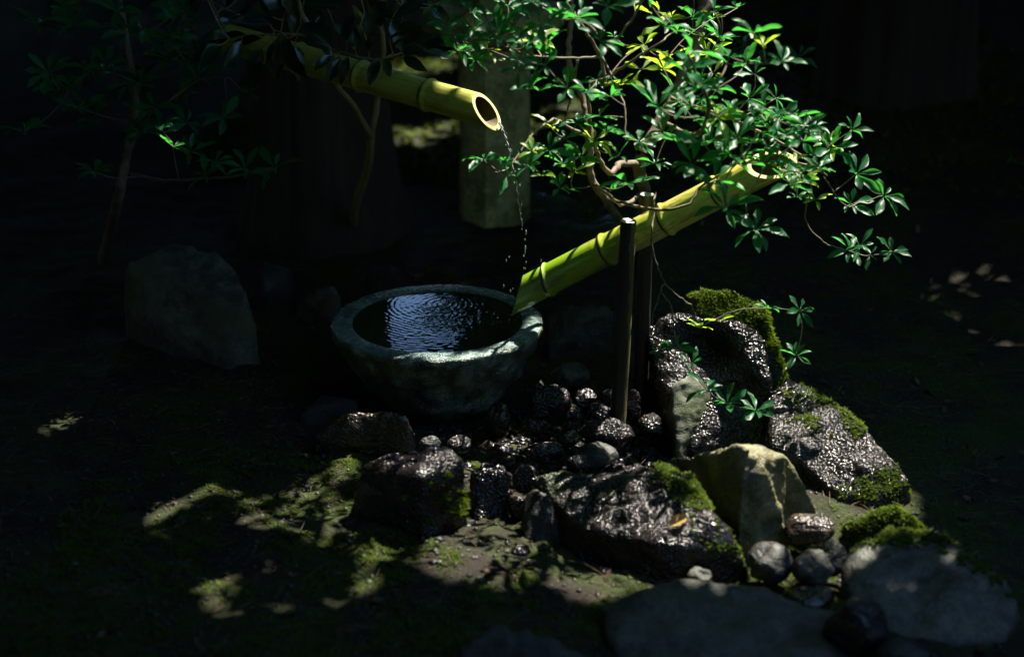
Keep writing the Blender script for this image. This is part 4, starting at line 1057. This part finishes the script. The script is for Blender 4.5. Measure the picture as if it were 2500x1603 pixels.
# ------------------------------------------------------------------ canopy out of view, shaped for the light
# Sunlight reaches the ground only through gaps cut where sun patches are wanted; each gap is a run of points
# (photograph pixel, height) that the sun shines on, with a radius in metres and how much fine foliage hangs in it.
E1 = SUN.cross(Vector((0, 0, 1))).normalized(); E2 = E1.cross(SUN)
def s2(p): return (p.dot(E1), p.dot(E2))
GAPS = []
def gap(pts, r, fine=0.0): GAPS.append(([s2(p) for p in pts], r, fine))
gap([A(1560, 560, -.06), A(1900, 400, -.17)], .08, .0)                 # tube, upper part
gap([A(1300, 700, .0), A(1540, 580, -.06)], .045, .15)                   # tube, lower part
gap([A(1150, 90, -.12), A(1290, 90, -.1)], .12, .78)
gap([A(1290, 90, -.1), A(1480, 90, -.1)], .17, .55)
gap([A(1480, 90, -.1), A(1720, 100, -.05)], .19, .05)                    # shrub
gap([A(1300, 380, -.2), A(1560, 330, -.1)], .13, .42)
gap([A(1500, 200, -.1), A(1650, 150, .0)], .2, .0)
gap([A(1534, 538, -.145), A(1580, 474, .035)], .035, 0)
gap([tip, hit], .02, 0)
gap([A(1650, 250, -.3), A(1900, 330, -.2)], .22, .04)
gap([A(1950, 380, -.15), A(2150, 520, -.1)], .15, .1)
gap([A(1190, 390, -.25), A(1250, 410, -.2)], .065, 0.2)
gap([A(2070, 610, -.05), A(2180, 615, -.05)], .07, .05)
gap([A(1850, 750, -.13), A(1950, 760, -.12)], .05, .0)
gap([A(1720, 800, -.15)], .07, .0)
gap([A(1620, 850, -.28), A(1850, 1000, -.3)], .05, .3)
gap([A(880, 180, .36), A(1190, 270, .12)], .035, .2)                     # spout
gap([atz(1380, 960, .08), atz(1500, 1020, .05)], .08, .1)               # cobbles
gap([atz(1330, 1095, .05), atz(1410, 1130, .04)], .045, .0)
gap([atz(1080, 868, .25), atz(1190, 845, .25)], .020, .5)               # front rim of the basin
gap([atz(1215, 835, .25), atz(1245, 815, .25)], .014, .0)
gap([atz(1320, 800, .24), atz(1290, 900, .14)], .02, .2)
gap([atz(1670, 750, .3), atz(1840, 750, .3)], .09, .05)                   # moss mound
gap([atz(1800, 860, .2), atz(1860, 900, .17)], .05, .1)                  # black rock's right end
gap([atz(1900, 900, .1)], .04, .0)
gap([atz(1930, 1000, .15), atz(2140, 1130, .1)], .13, .0)               # sparkling rock
gap([atz(1820, 1120, .2), atz(1900, 1270, .08)], .10, .0)              # pointed rock
gap([atz(1400, 1190, .1), atz(1640, 1200, .12)], .12, .03)              # flat wet rock
gap([atz(1520, 1270, .1), atz(1760, 1340, .08)], .12, .03)
gap([atz(1655, 1285, .12)], .035, .0)
gap([atz(1900, 1340, .06), atz(2050, 1340, .06)], .06, .3)
gap([atz(2120, 1250, .1), atz(2230, 1270, .09)], .05, .1)
gap([atz(2200, 1310, .12), atz(2300, 1330, .11)], .035, .8)
gap([atz(1000, 1290, .02), atz(1400, 1370, .0)], .10, .85)               # mossy ground in front
gap([atz(1100, 1180, .12), atz(1120, 1240, .05)], .04, .3)
gap([atz(520, 1240, .02), atz(820, 1330, .02)], .12, .95)                # front left dapples
gap([atz(600, 1480, .02), atz(800, 1420, .02)], .08, .95)
gap([atz(790, 1150, .01), atz(830, 1140, .01)], .035, .3)
gap([atz(900, 1030, .12), atz(1000, 1060, .1)], .045, .55)
gap([A(430, 365, .22), A(690, 410, .2)], .05, .6)                       # left shrub
gap([atz(1010, 200, .03), atz(1110, 185, .03)], .14, .3)                # ground beyond the lantern
gap([atz(1020, 330, .03), atz(1110, 320, .03)], .12, .3)
gap([atz(1290, 300, .05), atz(1380, 270, .05)], .08, .5)
gap([ong(2370, 710), ong(2500, 800)], .11, .92)                   # far right
def gapdist(P):
    """P (n,2) -> for every point min over gaps of (distance - radius), and that gap's index"""
    best = np.full(len(P), 1e9); idx = np.zeros(len(P), int)
    for gi, (pl, r, f) in enumerate(GAPS):
        for a_, b_ in (zip(pl[:-1], pl[1:]) if len(pl) > 1 else [(pl[0], pl[0])]):
            a_, b_ = np.array(a_), np.array(b_); d = b_ - a_; L2 = d @ d
            t = np.clip(((P - a_) @ d) / L2, 0, 1) if L2 > 0 else np.zeros(len(P))
            q = np.linalg.norm(P - a_ - t[:, None] * d, axis=1) - r
            m_ = q < best; best[m_] = q[m_]; idx[m_] = gi
    return best, idx
e1, e2, sv = np.array(E1), np.array(E2), np.array(SUN)
def leaf_quads(C, size, flat=.6):
    n = len(C); nrm = rng.normal(size=(n, 3)); nrm[:, 2] = np.abs(nrm[:, 2]) + flat; nrm /= np.linalg.norm(nrm, axis=1)[:, None]
    a_ = np.cross(nrm, rng.normal(size=(n, 3))); a_ /= np.linalg.norm(a_, axis=1)[:, None]; b_ = np.cross(nrm, a_)
    s = size[:, None]
    V = np.stack([C + a_ * s, C + b_ * s * .55, C - a_ * s, C - b_ * s * .55], 1).reshape(-1, 3)
    return V, np.arange(n * 4).reshape(-1, 4)
BW = np.array(BC) + np.array((0, 0, .23))
def carve(C, size):
    P = np.stack([C @ e1, C @ e2], 1); d, _ = gapdist(P)
    keep = d > size * .55
    v = C - BW; az = np.degrees(np.arctan2(v[:, 0], v[:, 1])); el = np.degrees(np.arctan2(v[:, 2], np.hypot(v[:, 0], v[:, 1])))
    rnd = rng.random(len(C))
    keep &= ~((az > -10) & (az < -.5) & (el > 14) & (el < 22.5))           # an opening low at the back where the sky shows
    keep &= ~((az > -12) & (az < 6) & (el >= 15) & (el < 40) & (rnd < .5))
    keep &= ~((az > 112) & (az < 154) & (el > 24) & (el < 64))           # opening cut at the right behind the camera, for soft sky fill
    keep &= ~((((C[:, 0] - .5) / 1.1) ** 2 + ((C[:, 1] + .55) / 1.1) ** 2 < 1) & (C[:, 2] > 3.2))   # break cut in the crowns above the shrub to let in sky light
    return keep
def canopy_part(n, sampler, smin, smax):
    C = sampler(n); s = rng.uniform(smin, smax, n); k = carve(C, s); return C[k], s[k]
def roof(n): return np.stack([rng.uniform(-9.5, 9.5, n), rng.uniform(-9.5, 11, n), rng.uniform(3.4, 5.6, n)], 1)
def wall(n):
    th = rng.uniform(0, 2 * math.pi, n); r = rng.uniform(.92, 1.12, n)
    return np.stack([np.sin(th) * 9.0 * r, .8 + np.cos(th) * 9.6 * r, rng.uniform(0, 1, n) ** .8 * 5.6], 1)
C1, z1 = canopy_part(62000, roof, .16, .30)
C2, z2 = canopy_part(52000, wall, .16, .30)
C5, z5 = canopy_part(16000, lambda n: np.stack([rng.uniform(-4, 9, n), rng.uniform(6, 15, n), rng.uniform(6.6, 9.5, n)], 1), .2, .34)   # unseen high leaves added at the back to stop stray sun
C3, z3 = canopy_part(130000, lambda n: np.stack([rng.uniform(-1.2, 5.2, n), rng.uniform(-1.0, 6.5, n), rng.uniform(2.9, 4.4, n)], 1), .045, .09)
# fine foliage put in the gaps to dapple the sun
C4 = []; F4 = []
for (pl, r, f) in GAPS:
    if f <= 0: continue
    L = sum(math.dist(a_, b_) for a_, b_ in zip(pl[:-1], pl[1:])); area = 2 * r * L + math.pi * r * r
    k = int(area * 2.2 * -math.log(max(.03, 1 - f)) / (.55 * .05 * .05 * 2 * .6))
    for _ in range(k):
        i = random.randrange(max(1, len(pl) - 1)); a_ = pl[i]; b_ = pl[min(i + 1, len(pl) - 1)]; t = random.random()
        ang = random.uniform(0, 6.28); rr = r * math.sqrt(random.random()) * 1.1
        u = a_[0] + (b_[0] - a_[0]) * t + rr * math.cos(ang); v = a_[1] + (b_[1] - a_[1]) * t + rr * math.sin(ang)
        P = e1 * u + e2 * v; zt = random.uniform(2.15, 3.3); C4.append(P + sv * ((zt - P[2]) / sv[2])); F4.append(f)
C4 = np.array(C4); F4 = np.array(F4); P4 = np.stack([C4 @ e1, C4 @ e2], 1); ok4 = np.ones(len(C4), bool)
for (pl, r, f) in GAPS:                      # fine foliage never hangs in a clearer gap
    for a_, b_ in (zip(pl[:-1], pl[1:]) if len(pl) > 1 else [(pl[0], pl[0])]):
        a_, b_ = np.array(a_), np.array(b_); d = b_ - a_; L2 = d @ d
        t = np.clip(((P4 - a_) @ d) / L2, 0, 1) if L2 > 0 else np.zeros(len(P4))
        ok4 &= ~((np.linalg.norm(P4 - a_ - t[:, None] * d, axis=1) < r + .02) & (F4 > f + .02))
C4 = C4[ok4]; z4 = rng.uniform(.035, .065, len(C4))
C = np.concatenate([C1, C2, C3, C4, C5]); S_ = np.concatenate([z1, z2, z3, z4, z5])
V, F = leaf_quads(C, S_)
cm = npmesh('carved_canopy', V, F, 4)
can = link('carved_canopy', cm, M['canopyleaf'], smooth=False); tag(can, 'dense leaf canopy out of view overhead and around, gaps shaped for the light', 'foliage', kind='stuff')
